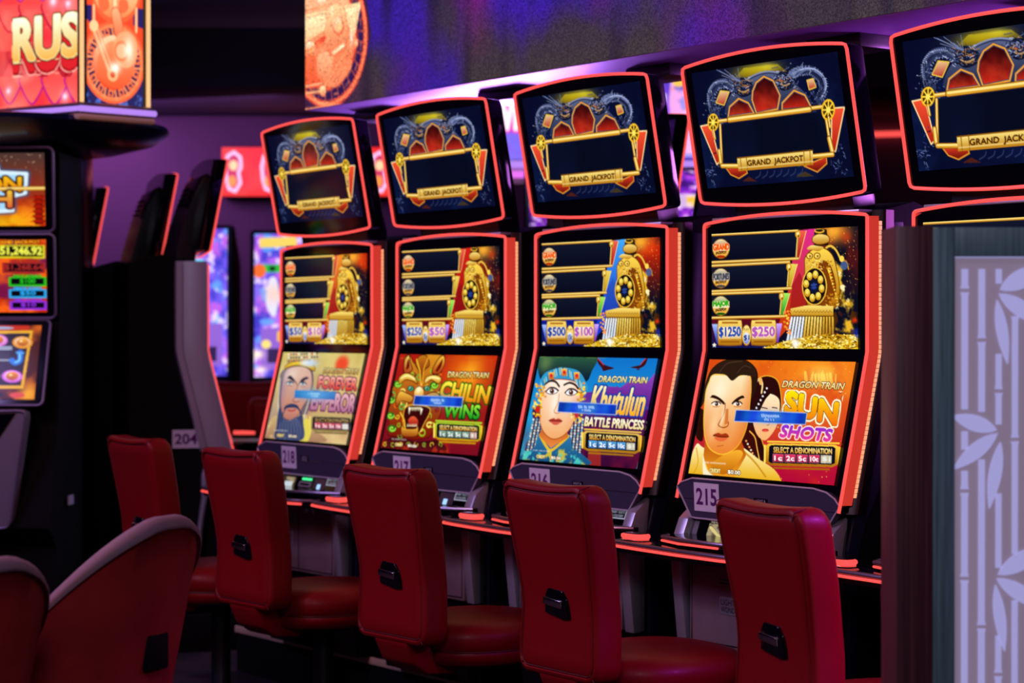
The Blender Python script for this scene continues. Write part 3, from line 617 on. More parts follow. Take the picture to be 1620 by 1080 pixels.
# ---- pictures on the left-hand machine (only their right-hand halves lie in the frame)
def art_logo():
    A = Art(220, 130, [(-420, 185), (495, 135), (500, 1015), (-430, 1035)], '4A2A30', 71)
    A.c[:] = (hexc('4A3430')*(1-(A.yy/A.h)[..., None])+hexc('D83008')*(A.yy/A.h)[..., None])
    A.noise('FF9018', 7, 4, .4, .62, 1., mask=np.clip((A.yy/A.h-.6)*4, 0, 1)); A.noise('8A0C10', 5, 3, .4, .7, .8, mask=np.clip((A.yy/A.h-.2)*3, 0, 1)*np.clip((.75-A.yy/A.h)*4, 0, 1))
    A.glow(180, 960, 200, 60, 'E8C010', .8); A.sparks(50, (0, 150, 490, 420), 'F0D0A0', 3)
    for k in range(6):
        A.poly([(425-k*2, 640+k*60), (490+k*2, 640+k*60), (480, 700+k*60), (435, 700+k*60)], '7A1008'); A.poly([(410-k*3, 680+k*58), (455, 640+k*58), (500, 680+k*58)], 'A81808')
    sh = [(-380, 420), (0, 270), (60, 360), (100, 330), (190, 270), (210, 380), (380, 390), (370, 620), (290, 660), (290, 830), (100, 860), (-350, 860)]
    A.line(sh, 60, '3060A0', .5, closed=True); A.poly(sh, 'A8D8F8'); A.line(sh, 26, 'D8F0FF', closed=True)
    A.text('DRAGON', (-330, 600), (345, 600), (-330, 435), ('F8C818', 'E88010'), '28100C', 12)
    gold_bar(A, (200, 575), (500, 560), 32)
    A.text('RUSH', (-200, 810), (285, 790), (-200, 620), ('F0C838', 'D86038'), '501018', 14)
    A.blob([(0, 300), (30, 290), (60, 420), (100, 380), (140, 420), (185, 280), (195, 300), (185, 420), (200, 480), (170, 560), (130, 700), (90, 710), (50, 620), (10, 520), (-10, 440)], ('F8D020', 'D07808'), outline='7A3808', ow=8)
    for k in range(34): A.line([(95+A.rng.normal(0, 45), 520+A.rng.normal(0, 70)), (95+A.rng.normal(0, 45), 540+A.rng.normal(0, 70))], 7, ['FFF060', 'B05808', 'F8A818'][A.rng.integers(3)])
    A.ell(100, 500, 14, 20, 'FFF8A0')
    return A.result()

def art_jackpots():
    A = Art(220, 130, [(-480, 150), (500, 120), (500, 985), (-480, 1000)], 'B82810', 72)
    A.noise('F86018', 6, 4, .4, .6, 1.); A.noise('E8C838', 5, 4, .5, .62, 1., mask=np.clip(.55-A.yy/A.h, 0, 1)*2); A.noise('70104A', 5, 3, .5, .62, .9)
    for k in range(5):
        A.line([(-60+k*30, 420-k*20), (20+k*28, 560), (10+k*26, 720), (-80+k*30, 860)], 16, ['F8F0D0', 'D0B070', 'F0E8B0', 'A87840', 'E8C890'][k], open_curve=True)
    A.glow(50, 330, 70, 60, 'F8F8E8', .8)
    A.text('GRAND JACKPOT', (150, 192), (460, 180), (150, 145), 'F8A018', '601008', 4)
    for (x0, y0, x1, y1, c, t, nm) in ((140, 195, 492, 350, 'D8D020', '$51,246.92', None), (210, 400, 492, 525, 'A82828', '$1,268.64', 'MEGA JACKPOT'), (250, 570, 498, 680, '20C020', '$100', 'MAXI BONUS'), (250, 715, 498, 820, '28A8F0', '$50', 'MINOR BONUS'), (255, 855, 498, 955, '9030E0', '$10', 'MINI BONUS')):
        A.poly([(x0, y0), (x1, y0-6), (x1, y1-4), (x0, y1)], c); A.poly([(x0+16, y0+14), (x1-18, y0+10), (x1-18, y1-26), (x0+16, y1-22)], '0A0610')
        xm = (x0+x1)/2; w = (x1-x0)*(.44 if len(t) > 5 else .2)
        A.text(t, (xm-w, y1-32), (xm+w, y1-34), (xm-w, y0+20), c if c != 'D8D020' else 'F0F050')
        if nm: A.text(nm, (xm-90, y0+8), (xm+90, y0+4), (xm-90, y0-28), c)
    return A.result()

def art_reels():
    A = Art(220, 130, [(-420, 90), (475, 90), (385, 885), (-480, 850)], '4A2018', 73)
    A.noise('F07018', 6, 3, .4, .6, .8)
    A.line([(-300, 120), (380, 120)], 36, 'C83010'); A.ell(220, 122, 80, 16, '9AB0D0'); A.ell(40, 118, 18, 22, '4870D0')
    A.poly([(-400, 160), (415, 150), (325, 770), (-460, 740)], 'F0B028'); A.poly([(-380, 190), (395, 180), (312, 735), (-440, 715)], '28202A')
    def gem(x, y, c1, c2): A.ell(x, y, 62, 66, c1); A.ell(x, y, 48, 52, ('F8E8F8', c1)); A.blob([(x-35, y-10), (x-10, y-45), (x+25, y-40), (x+38, y), (x+10, y+38), (x-25, y+30)], (c2, 'B05008')); A.ell(x-8, y-15, 10, 10, 'FFF0A0')
    gem(60, 260, 'E8B820', 'F8D030'); gem(195, 255, 'E078D8', 'F89020'); gem(345, 280, 'E89820', 'F8B030')
    A.poly([(0, 310), (280, 320), (280, 360), (0, 370)], '98A0B8'); A.smear(10, 340, 150, 340, 22, 'C03040'); A.poly([(0, 380), (265, 385), (262, 460), (0, 450)], '303038'); A.smear(0, 414, 185, 414, 26, 'D8D8E0')
    A.line([(0, 460), (262, 470)], 12, '9AA0B0')
    A.line([(325, 385), (320, 470), (290, 500), (272, 470)], 34, '2878E0', open_curve=True); A.line([(322, 395), (316, 470), (290, 492)], 10, '88D8FF', open_curve=True); A.poly([(300, 380), (352, 385), (350, 405), (300, 400)], '58A8F0')
    gem(-5, 640, 'E078D8', 'F07828'); gem(130, 630, '98D030', 'E8C020'); A.poly([(100, 580), (130, 600), (160, 575), (150, 625), (130, 645), (110, 620)], '10A830'); gem(265, 640, 'D868E0', 'F89020')
    A.glow(350, 830, 50, 70, 'F8B030', .9); A.poly([(-100, 800), (200, 810), (195, 855), (-110, 845)], '182028'); A.smear(-80, 828, 50, 830, 22, 'F0D030'); A.ell(122, 828, 26, 24, 'B8C8E0'); A.ell(285, 835, 45, 28, 'E05050')
    return A.result()

# ---- overhead sign
def gearwork(A, cx, cy, r):
    """big clockwork medallion with a key-pattern rim and connecting rods"""
    A.ell(cx, cy, r, r*1.0, 'F06038'); A.ell(cx, cy, r*.93, r*.93, 'F88050'); A.ell(cx, cy, r*.84, r*.84, '30184A')
    for k in range(14):
        t = k*2*math.pi/14; c, s_ = math.cos(t), math.sin(t)
        def P(a, b): return (cx+r*(a*c-b*s_), cy+r*(a*s_+b*c))
        A.line([P(.9, -.13), P(.68, -.13), P(.68, .0), P(.8, .0), P(.8, -.05)], r*.05, 'F87848'); A.line([P(.9, .12), P(.66, .12)], r*.05, 'F8905C')
    A.ell(cx, cy, r*.66, r*.66, ('FFD0A0', 'E84020')); A.ell(cx+r*.05, cy+r*.05, r*.58, r*.58, ('F89060', 'F05830'))

def art_gears():
    A = Art(150, 240, [(600, 5), (1040, 20), (1040, 770), (600, 750)], 'E84828', 81)
    A.poly([(600, 180), (640, 180), (640, 300), (600, 260)], '282060'); A.poly([(600, 580), (1040, 600), (1040, 770), (600, 750)], '28245A'); A.noise('5880E0', 10, 3, .6, .75, .8, mask=np.clip((A.yy/A.h-.8)*8, 0, 1))
    A.poly([(960, 180), (1040, 180), (1040, 300), (960, 280)], '282060')
    gearwork(A, 810, 510, 245)
    A.ell(825, 90, 195, 190, 'E86038'); A.ell(825, 80, 178, 170, ('FFE0A8', 'F08048')); A.poly([(630, 20), (1030, 20), (1030, 60), (630, 60)], 'FFC080'); A.poly([(640, 90), (1000, 90), (1000, 118), (640, 118)], 'FFE8C0')
    for k in (0, 1): A.blob([(690+k*160, 140), (760+k*150, 135), (770+k*150, 190), (710+k*150, 215)], 'E86A40')
    A.line([(812, 0), (820, 220)], 44, 'E87040'); A.line([(812, 0), (820, 220)], 30, 'FFD0A0')
    for x in (655, 985): A.line([(x, 180), (x, 320)], 22, 'F07840'); A.line([(x, 180), (x, 320)], 10, 'FFD8A8')
    A.blob([(790, 210), (825, 180), (855, 210), (880, 300), (860, 350), (820, 350), (805, 290)], ('FFB080', 'F07048'), outline='C03818', ow=5)
    A.ell(900, 430, 95, 110, 'FFA070'); A.ell(870, 440, 60, 62, 'F07848'); A.ell(868, 440, 42, 44, 'FFB488'); A.glow(925, 430, 35, 60, 'FFF8E0', 1.)
    A.line([(655, 300), (800, 590)], 58, 'E86038'); A.line([(655, 300), (800, 590)], 46, 'FFB080'); A.line([(665, 310), (795, 570)], 14, 'F87850')
    A.ell(655, 300, 34, 34, 'FFC890'); A.ell(800, 580, 42, 42, 'FFB078'); A.ell(800, 582, 20, 20, 'D04828'); A.glow(820, 540, 40, 30, 'FFFFF0', 1.); A.glow(720, 410, 30, 40, 'FFE8C0', .6)
    return A.result()

def art_scales():
    A = Art(300, 190, [(-640, 60), (580, -20), (580, 755), (-640, 850)], 'E8303C', 82)
    A.noise('F86050', 4, 3, .3, .7, .8)
    for row, (y, c) in enumerate(((-40, 'E030A0'), (150, 'F02040'), (440, 'C81028'), (600, 'E020A0'), (790, 'E83060'))):
        for k in range(-5, 5):
            x = 20+k*188+(94 if row % 2 else 0)
            p = [(x, y), (x+188, y), (x+180, y+70), (x+94, y+170), (x+8, y+70)]
            A.poly(p, ('F04848', 'FF6A60') if row not in (2,) else ('C01828', 'A80C20')); A.line(A.curve(p)[12:34], 14, '5A0830'); A.line(A.curve(p)[12:34], 8, c)
    A.noise('FFA090', 5, 3, .5, .7, .5); A.glow(-100, 450, 160, 200, 'FF7060', .5)
    for x, y, r in ((385, 138, 22), (505, 155, 16), (480, 720, 18), (10, 690, 14), (310, 90, 10), (-160, 300, 18)): A.glow(x, y, r, r, 'FFFFFF', 1.); A.glow(x, y, r*2.4, r*2.4, 'FFC0E8', .5)
    def word(dy, col, out, ow): A.text('RUSH', (60, 500+dy), (800, 455+dy), (60, 245+dy*.9), col, out, ow, bold=.045)
    word(85, 'B01020', 'F8B0A0', 8); word(70, 'D02028', '901018', 6); word(0, ('FFF8D8', 'F0A040'), '3A2010', 14); word(0, ('FFFBE0', 'F0A848'), 'F8E0A0', 6)

    return A.result()

def art_wall(quad):
    """overhead video wall: clockwork at its far end, dim indigo haze along the rest"""
    A = Art(1500, 110, quad, '2A2440', 83)
    Y = (A.yy/A.h)[..., None]
    A.c[:] = hexc('241A60')*(1-Y)+hexc('3A3238')*Y
    A.noise('3018A0', 14, 4, .4, .62, .9); A.noise('5A1470', 9, 3, .5, .66, .8)
    m = np.clip(1.25-Y[..., 0]*1.35, 0, 1)
    for x, w, c in ((262, 22, 'C01878'), (330, 40, '3A1AC0'), (650, 60, 'A81490'), (1010, 110, 'D01868'), (1200, 50, '9010A0'), (820, 60, '3A1AC0')):
        d = np.exp(-((A.xx/A.SS-x)/w)**2); A._mix((0, A.h, 0, A.w), d*m, c, .8)
    bars = smooth_noise(A.h, A.w, 2, 90, A.rng); A._mix((0, A.h, 0, A.w), np.clip((bars-.5)*2, 0, 1)*.6, '151226')
    # clockwork at the far end, traced at [470,0]-[620,200] enlarged 5.4 times
    t = np.array([A.T([(0, 0)])[0]])
    A.poly([(40, -700), (330, -700), (420, 1000), (40, 1000)], '402040'); A.poly([(40, -700), (500, -700), (640, 300), (430, 900), (250, 900), (40, 960)], '3A1C48')
    cx, cy = 255, 290
    A.ell(cx, cy, 352, 622, 'E84838', n=90); A.ell(cx, cy, 343, 606, 'F88860', n=90); A.ell(cx, cy, 326, 580, 'E05038', n=90); A.ell(cx, cy, 314, 562, '2A1450', n=90)
    for k in range(34):
        th = k*2*math.pi/34
        def P(a_, b_): return (cx+a_*345*math.cos(th)-b_*345*math.sin(th), cy+610*(a_*math.sin(th)+b_*math.cos(th)))
        A.line([P(.96, -.05), P(.78, -.05)], 12, 'F06848')
        if k % 2: A.line([P(.86, -.05), P(.86, .06)], 12, 'F88860')
        else: A.line([P(.78, -.05), P(.78, .08)], 12, 'F07850')
    A.ell(cx, cy, 262, 470, 'E04830', n=70); A.ell(cx-4, cy, 250, 452, ('FFC8A0', 'F07048'), n=70)
    A.blob([(40, 500), (160, 480), (170, 640), (230, 730), (40, 730)], ('F07048', 'E85838')); A.blob([(160, 470), (250, 430), (420, 420), (470, 560), (340, 730), (240, 700)], ('F88058', 'F89068'))
    A.blob([(180, 480), (240, 440), (310, 470), (290, 600), (250, 690), (190, 620)], ('FFB890', 'F08860'))
    A.poly([(40, 140), (440, 40), (540, 20), (545, 60), (490, 330), (430, 180), (250, 250), (40, 390)], ('FFF4C8', 'FFB888')); A.line([(40, 150), (430, 52), (535, 30)], 12, 'FFE0A8'); A.line([(40, 168), (440, 66), (520, 48)], 5, 'B04828')
    A.line([(540, 30), (520, 160), (495, 280)], 10, 'FFE8C8'); A.line([(526, 60), (500, 230)], 6, 'B84830')
    A.blob([(250, 90), (340, 30), (410, 80), (430, 160), (440, 260), (420, 380), (330, 470), (280, 460), (250, 380), (130, 430), (90, 360), (240, 260)], ('FFD8A8', 'F07850'), outline='C04828', ow=5)
    A.blob([(190, 330), (245, 300), (240, 350), (160, 400), (140, 380)], 'E85038')
    A.ell(358, 225, 48, 78, 'E86848'); A.ell(352, 215, 40, 66, ('FFE0B8', 'F8A078')); A.ell(358, 235, 22, 36, 'FFC890')
    A.poly([(300, 440), (405, 370), (412, 390), (310, 470)], ('FFFCE0', 'FFD8A8')); A.ell(115, 400, 42, 46, ('FFF8E0', 'F8A068')); A.line([(40, 440), (110, 420), (200, 360)], 22, 'F88858')
    A.line([(460, 380), (235, 740)], 46, 'B83820'); A.line([(460, 380), (235, 740)], 34, 'FFC090'); A.line([(452, 396), (240, 736)], 12, 'F07850')
    A.line([(40, 745), (230, 712)], 26, 'E86040'); A.line([(40, 738), (225, 706)], 12, 'FFE0B0'); A.line([(40, 800), (200, 776)], 34, 'F07048'); A.line([(40, 796), (200, 770)], 16, 'FFC898')
    A.ell(222, 770, 28, 42, ('FFE8C0', 'F89060')); A.line([(140, 810), (190, 880), (260, 870)], 14, 'F8B888'); A.line([(40, 935), (260, 900), (395, 890)], 22, 'FFA070')
    A.ell(503, 362, 24, 46, 'F07850'); A.ell(503, 362, 16, 30, 'FFB890'); A.line([(40, 100), (180, 60), (215, 30)], 22, 'F07850'); A.line([(40, 92), (180, 52)], 9, 'FFE8C0'); A.ell(215, 25, 38, 46, ('FFF8E0', 'F89868'))
    A.glow(468, 320, 36, 70, 'FFFFF4', 1.); A.glow(110, 385, 20, 30, 'FFFFE8', .8); A.glow(300, 100, 40, 60, 'FFF8D8', .6)
    return A.result()

def art_cartoon(seed, h):
    """blurred colourful video slot seen far away"""
    A = Art(110, h, None, '4038C0', seed); H = h
    A.noise('7A60F0', 4, 4, .35, .6, 1.); A.noise('C060E0', 4, 4, .5, .65, .9, seed=seed+1); A.noise('60A0F8', 6, 4, .55, .65, .9, seed=seed+2); A.noise('F0E0FF', 10, 3, .62, .7, .8, seed=seed+3)
    A.poly([(8, H*.03), (62, H*.02), (64, H*.09), (8, H*.1)], 'E8C860');
    A.poly([(10, H*.215), (44, H*.215), (44, H*.27), (10, H*.27)], '28B040'); A.ell(27, H*.243, 5, H*.018, '083018'); A.poly([(50, H*.21), (66, H*.21), (66, H*.27), (50, H*.27)], '30D8F0')
    A.ell(56, H*.41, 17, H*.075, 'F8A030'); A.ell(8, H*.26, 9, H*.05, 'F06830'); A.blob([(26, H*.3), (34, H*.33), (36, H*.45), (30, H*.58), (18, H*.5), (20, H*.36)], 'D8D8F0'); A.glow(30, H*.42, 16, H*.07, 'F0C0A8', .7)
    A.poly([(10, H*.66), (100, H*.64), (100, H*.93), (10, H*.95)], '8A60C8'); A.poly([(34, H*.68), (66, H*.67), (66, H*.74), (34, H*.75)], 'F0B048')
    for k in range(3): A.poly([(20+k*25, H*.8), (40+k*25, H*.8), (40+k*25, H*.9), (20+k*25, H*.9)], '302050')
    A.glow(6, H*.84, 8, H*.03, 'FFF0D0', 1.); A.glow(10, H*.95, 9, H*.025, 'FFE8E0', 1.); A.ell(18, H*.77, 7, H*.03, 'F8D878')
    return A.result()

def art_bgsign():
    A = Art(220, 100, [(770, 95), (1130, 95), (1130, 255), (770, 255)], '5838C0', 91)
    A.noise('A050F0', 4, 4, .4, .6, 1.); A.noise('7A70F0', 5, 4, .5, .65, .8, seed=5)
    A.text('WIN', (780, 208), (842, 208), (780, 166), 'FFF0F8', 'F020B0', 3); A.glow(815, 140, 40, 16, 'C030F0', .8)
    A.text('TM', (1036, 166), (1052, 166), (1036, 152), 'F0E0FF')
    A.poly([(1060, 105), (1130, 105), (1130, 250), (1060, 250)], 'C8C8F8', .6); A.blob([(1068, 110), (1080, 104), (1095, 112), (1100, 130), (1085, 150), (1075, 165), (1085, 200), (1066, 210), (1058, 160)], 'E8A0E0')
    A.noise('F08060', 16, 3, .55, .65, .9, mask=A.fullmask([(1058, 110), (1110, 110), (1115, 200), (1058, 180)], 2)); A.noise('3848C0', 20, 3, .58, .66, .9, mask=A.fullmask([(1058, 110), (1110, 110), (1115, 160), (1058, 170)], 2), seed=8)
    A.ell(1073, 132, 10, 9, 'F8C050'); A.poly([(1075, 180), (1105, 170), (1125, 240), (1085, 245)], 'F0B0E8'); A.poly([(1058, 190), (1072, 185), (1068, 240), (1058, 245)], '5060D8')
    return A.result()

def art_redband():
    A = Art(300, 76, [(350, 228), (650, 228), (650, 306), (350, 306)], 'F02828', 92)
    A.noise('F84038', 5, 3, .4, .7, .8)
    for x in (368, 426, 484, 542, 600):
        p = [(x-8, 242), (x+2, 236), (x+12, 244), (x+13, 260), (x+9, 268), (x+12, 285), (x+4, 298), (x-6, 294), (x-10, 280), (x-12, 258)]
        A.poly(p, 'C83060'); A.line(p, 5, 'F0C8F8', closed=True); A.ell(x+1, 257, 7, 8, 'F8D0A0'); A.ell(x-1, 282, 7, 9, 'F89048')

    return A.result()

def art_purple(seed):
    A = Art(80, 120, [(0, 0), (80, 0), (80, 120), (0, 120)], '6A20B0', seed)
    A.noise('B040D8', 8, 4, .4, .6, 1.); A.noise('301060', 7, 4, .5, .65, .8, seed=seed+4)
    A.poly([(0, 36), (80, 36), (80, 56), (0, 56)], 'C8A8D8'); A.poly([(22, 38), (60, 38), (60, 54), (22, 54)], 'E8B838'); A.ell(41, 46, 8, 6, '3848A0'); A.noise('F0D0F8', 12, 3, .6, .7, .8, seed=seed+6)
    A.poly([(4, 98), (76, 98), (76, 104), (4, 104)], 'F070E0')
    return A.result()

def art_player():
    A = Art(60, 40, None, '3A3028', 93)
    A.noise('A09070', 5, 3, .4, .6, 1.); A.poly([(0, 0), (60, 0), (60, 6), (0, 6)], '201810'); A.poly([(30, 18), (52, 18), (52, 38), (30, 38)], 'C8D0D8'); A.line([(4, 14), (20, 30), (30, 36)], 5, 'D8C880', open_curve=True); A.text('MENU', (3, 5), (18, 5), (3, 1), 'E8E0D0')
    return A.result()
# ================================================================ materials
def principled(name, base=(0, 0, 0), rough=.5, metal=0., emis=None, es=0., coat=0., spec=.5, sheen=0.):
    m = bpy.data.materials.new(name); m.use_nodes = True; b = m.node_tree.nodes['Principled BSDF']
    b.inputs['Base Color'].default_value = (*base, 1); b.inputs['Roughness'].default_value = rough; b.inputs['Metallic'].default_value = metal
    b.inputs['Coat Weight'].default_value = coat; b.inputs['Specular IOR Level'].default_value = spec
    if sheen: b.inputs['Sheen Weight'].default_value = sheen; b.inputs['Sheen Tint'].default_value = (*base, 1)
    if emis: b.inputs['Emission Color'].default_value = (*emis, 1); b.inputs['Emission Strength'].default_value = es
    return m
def nodes(m): return m.node_tree.nodes, m.node_tree.links, m.node_tree.nodes['Principled BSDF']
def add_bump(m, scale=80, strength=.15, dist=.002, detail=6, stretch=None, wave=False):
    n, l, b = nodes(m); tc = n.new('ShaderNodeTexCoord'); mp = n.new('ShaderNodeMapping'); t = n.new('ShaderNodeTexNoise'); bp = n.new('ShaderNodeBump')
    if stretch: mp.inputs['Scale'].default_value = stretch
    t.inputs['Scale'].default_value = scale; t.inputs['Detail'].default_value = detail; bp.inputs['Strength'].default_value = strength; bp.inputs['Distance'].default_value = dist
    l.new(tc.outputs['Object'], mp.inputs[0]); l.new(mp.outputs[0], t.inputs[0]); l.new(t.outputs[0], bp.inputs['Height']); l.new(bp.outputs[0], b.inputs['Normal'])
    return t
def add_mottle(m, c1, c2, scale=3, stretch=None, detail=6, lo=.35, hi=.65):
    n, l, b = nodes(m); tc = n.new('ShaderNodeTexCoord'); mp = n.new('ShaderNodeMapping'); t = n.new('ShaderNodeTexNoise'); r = n.new('ShaderNodeValToRGB')
    if stretch: mp.inputs['Scale'].default_value = stretch
    t.inputs['Scale'].default_value = scale; t.inputs['Detail'].default_value = detail
    r.color_ramp.elements[0].position = lo; r.color_ramp.elements[1].position = hi
    r.color_ramp.elements[0].color = (*c1, 1); r.color_ramp.elements[1].color = (*c2, 1)
    l.new(tc.outputs['Object'], mp.inputs[0]); l.new(mp.outputs[0], t.inputs[0]); l.new(t.outputs[0], r.inputs[0]); l.new(r.outputs[0], b.inputs['Base Color'])
M = {}
M['black'] = principled('black_plastic', (.006, .006, .009), .35); add_bump(M['black'], 400, .1, .0005)
M['gloss'] = principled('black_gloss', (.003, .003, .006), .08)
M['matte'] = principled('matte_black', (.003, .003, .004), .8, spec=.2); add_bump(M['matte'], 300, .2, .0005)
M['neon'] = principled('red_light_tube', (.1, .005, .005), .4, emis=(1.0, .085, .075), es=1.15)
M['neon_side'] = principled('red_lit_acrylic', (.3, .01, .01), .35, emis=(1.0, .065, .04), es=.52)
M['led'] = principled('amber_led_strip', (.3, .05, .03), .4, emis=(1.0, .36, .18), es=1.15)
M['rail'] = principled('dark_bronze_rail', (.05, .03, .035), .3, .9); add_bump(M['rail'], 60, .1, .0005)
M['bluepanel'] = principled('navy_side_panel', (.008, .010, .035), .4); add_bump(M['bluepanel'], 200, .1, .0005)
M['silver'] = principled('silver_metal', (.60, .58, .68), .36, .6); add_bump(M['silver'], 40, .08, .0005, stretch=(1, 1, 20))
M['chrome'] = principled('chrome', (.75, .72, .7), .15, 1.)
M['lip'] = principled('brushed_grey_trim', (.28, .22, .28), .3, .8); add_bump(M['lip'], 60, .1, .0003)
M['slate'] = principled('slate_panel', (.062, .055, .11), .42, .1); add_bump(M['slate'], 300, .05, .0003)
M['trimline'] = principled('pale_lilac_trim', (.75, .66, .80), .4, .2)
M['sticker'] = principled('white_sticker', (.93, .86, .98), .6); add_bump(M['sticker'], 50, .05, .0003)
M['digits'] = principled('purple_ink', (.13, .006, .17), .6)
M['door'] = principled('grey_cabinet_door', (.24, .2, .24), .36, .2); add_bump(M['door'], 150, .08, .0004); add_mottle(M['door'], (.28, .19, .22), (.36, .25, .29), 8)
M['leather'] = principled('red_leather', (.25, .0015, .005), .46, coat=.02, spec=.32); add_bump(M['leather'], 160, .25, .0015)
M['piping'] = principled('dark_red_piping', (.10, .002, .006), .5); add_bump(M['piping'], 300, .1, .0005)
M['velvet'] = principled('red_velvet', (.42, .012, .012), .75, sheen=.3); add_bump(M['velvet'], 500, .2, .001); add_mottle(M['velvet'], (.34, .008, .010), (.46, .016, .014), 9)
M['lining'] = principled('lilac_upholstery', (.30, .17, .22), .7, sheen=.2); add_bump(M['lining'], 500, .2, .001)
M['green'] = principled('green_indicator', (0, .1, .03), .4, emis=(.08, 1., .35), es=1.2)
M['blueled'] = principled('blue_indicator', (0, .02, .1), .4, emis=(.35, .6, 1.), es=1.3)
M['label'] = principled('white_print', (.5, .55, .6), .5, emis=(.6, .75, .85), es=.35)
M['faintprint'] = principled('grey_print', (.65, .62, .8), .5)
M['purplebar'] = principled('magenta_light_bar', (.2, .02, .2), .4, emis=(.85, .18, .95), es=1.0)
M['lilacbar'] = principled('lilac_light_bar', (.2, .1, .3), .4, emis=(.5, .26, .95), es=.95)
M['amberbar'] = principled('peach_light_bar', (.3, .1, .05), .4, emis=(1., .55, .22), es=1.1)
M['carpet'] = principled('dark_carpet', (.02, .008, .012), .95); add_bump(M['carpet'], 200, .6, .004); add_mottle(M['carpet'], (.010, .004, .008), (.035, .010, .018), 5, lo=.45, hi=.55)
M['wall'] = principled('purple_paint', (.17, .09, .19), .8); add_bump(M['wall'], 60, .1, .001)
M['ceil'] = principled('dark_ceiling_tile', (.03, .022, .05), .85); add_bump(M['ceil'], 30, .1, .001)
M['soffit'] = principled('gloss_violet_soffit', (.45, .22, .7), .5, .0); add_bump(M['soffit'], 4, .25, .02, 2)
M['post'] = principled('walnut_veneer', (.05, .02, .03), .45); add_mottle(M['post'], (.075, .020, .030), (.17, .05, .06), 4, (40, 40, .6), 8); 
M['frame'] = principled('grey_wood_frame', (.05, .06, .09), .4); add_mottle(M['frame'], (.10, .19, .21), (.22, .36, .40), 4, (30, 30, .8), 8)
M['goldedge'] = principled('brass_edge', (.85, .60, .36), .5, .0); add_bump(M['goldedge'], 30, .4, .002)
M['column'] = principled('navy_column', (.006, .012, .05), .25, .3); add_bump(M['column'], 8, .1, .002, stretch=(1, 1, .1))
M['brown'] = principled('brown_vent_housing', (.10, .03, .012), .5); add_bump(M['brown'], 200, .1, .0004)

def screen_mat(name, strength=1., speckle=False, rough=.12, spec=.25):
    m = principled(name, (0, 0, 0), rough, spec=spec); n, l, b = nodes(m)
    a = n.new('ShaderNodeAttribute'); a.attribute_name = 'picture'; b.inputs['Emission Strength'].default_value = strength
    if speckle:                                        # LED pixels of the video wall
        tc = n.new('ShaderNodeTexCoord'); t = n.new('ShaderNodeTexVoronoi'); t.inputs['Scale'].default_value = 260
        r = n.new('ShaderNodeValToRGB'); r.color_ramp.elements[0].position = .15; r.color_ramp.elements[0].color = (.35, .33, .30, 1); r.color_ramp.elements[1].position = .85; r.color_ramp.elements[1].color = (2.1, 1.9, 1.6, 1)
        mx = n.new('ShaderNodeMix'); mx.data_type = 'RGBA'; mx.blend_type = 'MULTIPLY'; mx.inputs[0].default_value = .75
        l.new(tc.outputs['Object'], t.inputs[0]); l.new(t.outputs['Color'], r.inputs[0]); l.new(a.outputs['Color'], mx.inputs[6]); l.new(r.outputs[0], mx.inputs[7]); l.new(mx.outputs[2], b.inputs['Emission Color'])
    else: l.new(a.outputs['Color'], b.inputs['Emission Color'])
    m.cycles.emission_sampling = 'NONE'
    return m
M['screen'] = screen_mat('display_picture', 1.05)
M['wallscreen'] = screen_mat('video_wall_picture', 1.0, True, .6)
M['farscreen'] = screen_mat('distant_display_picture', 1.25)
# backlit bamboo panel
M['panel'] = principled('frosted_lilac_panel', (.20, .17, .22), .35, emis=(.28, .21, .31), es=.62)
M['bamboo'] = principled('backlit_bamboo_cutout', (.35, .33, .5), .4, emis=(.42, .40, .78), es=.72)
M['node'] = principled('bamboo_joint', (.1, .09, .14), .5, emis=(.2, .17, .25), es=.35)

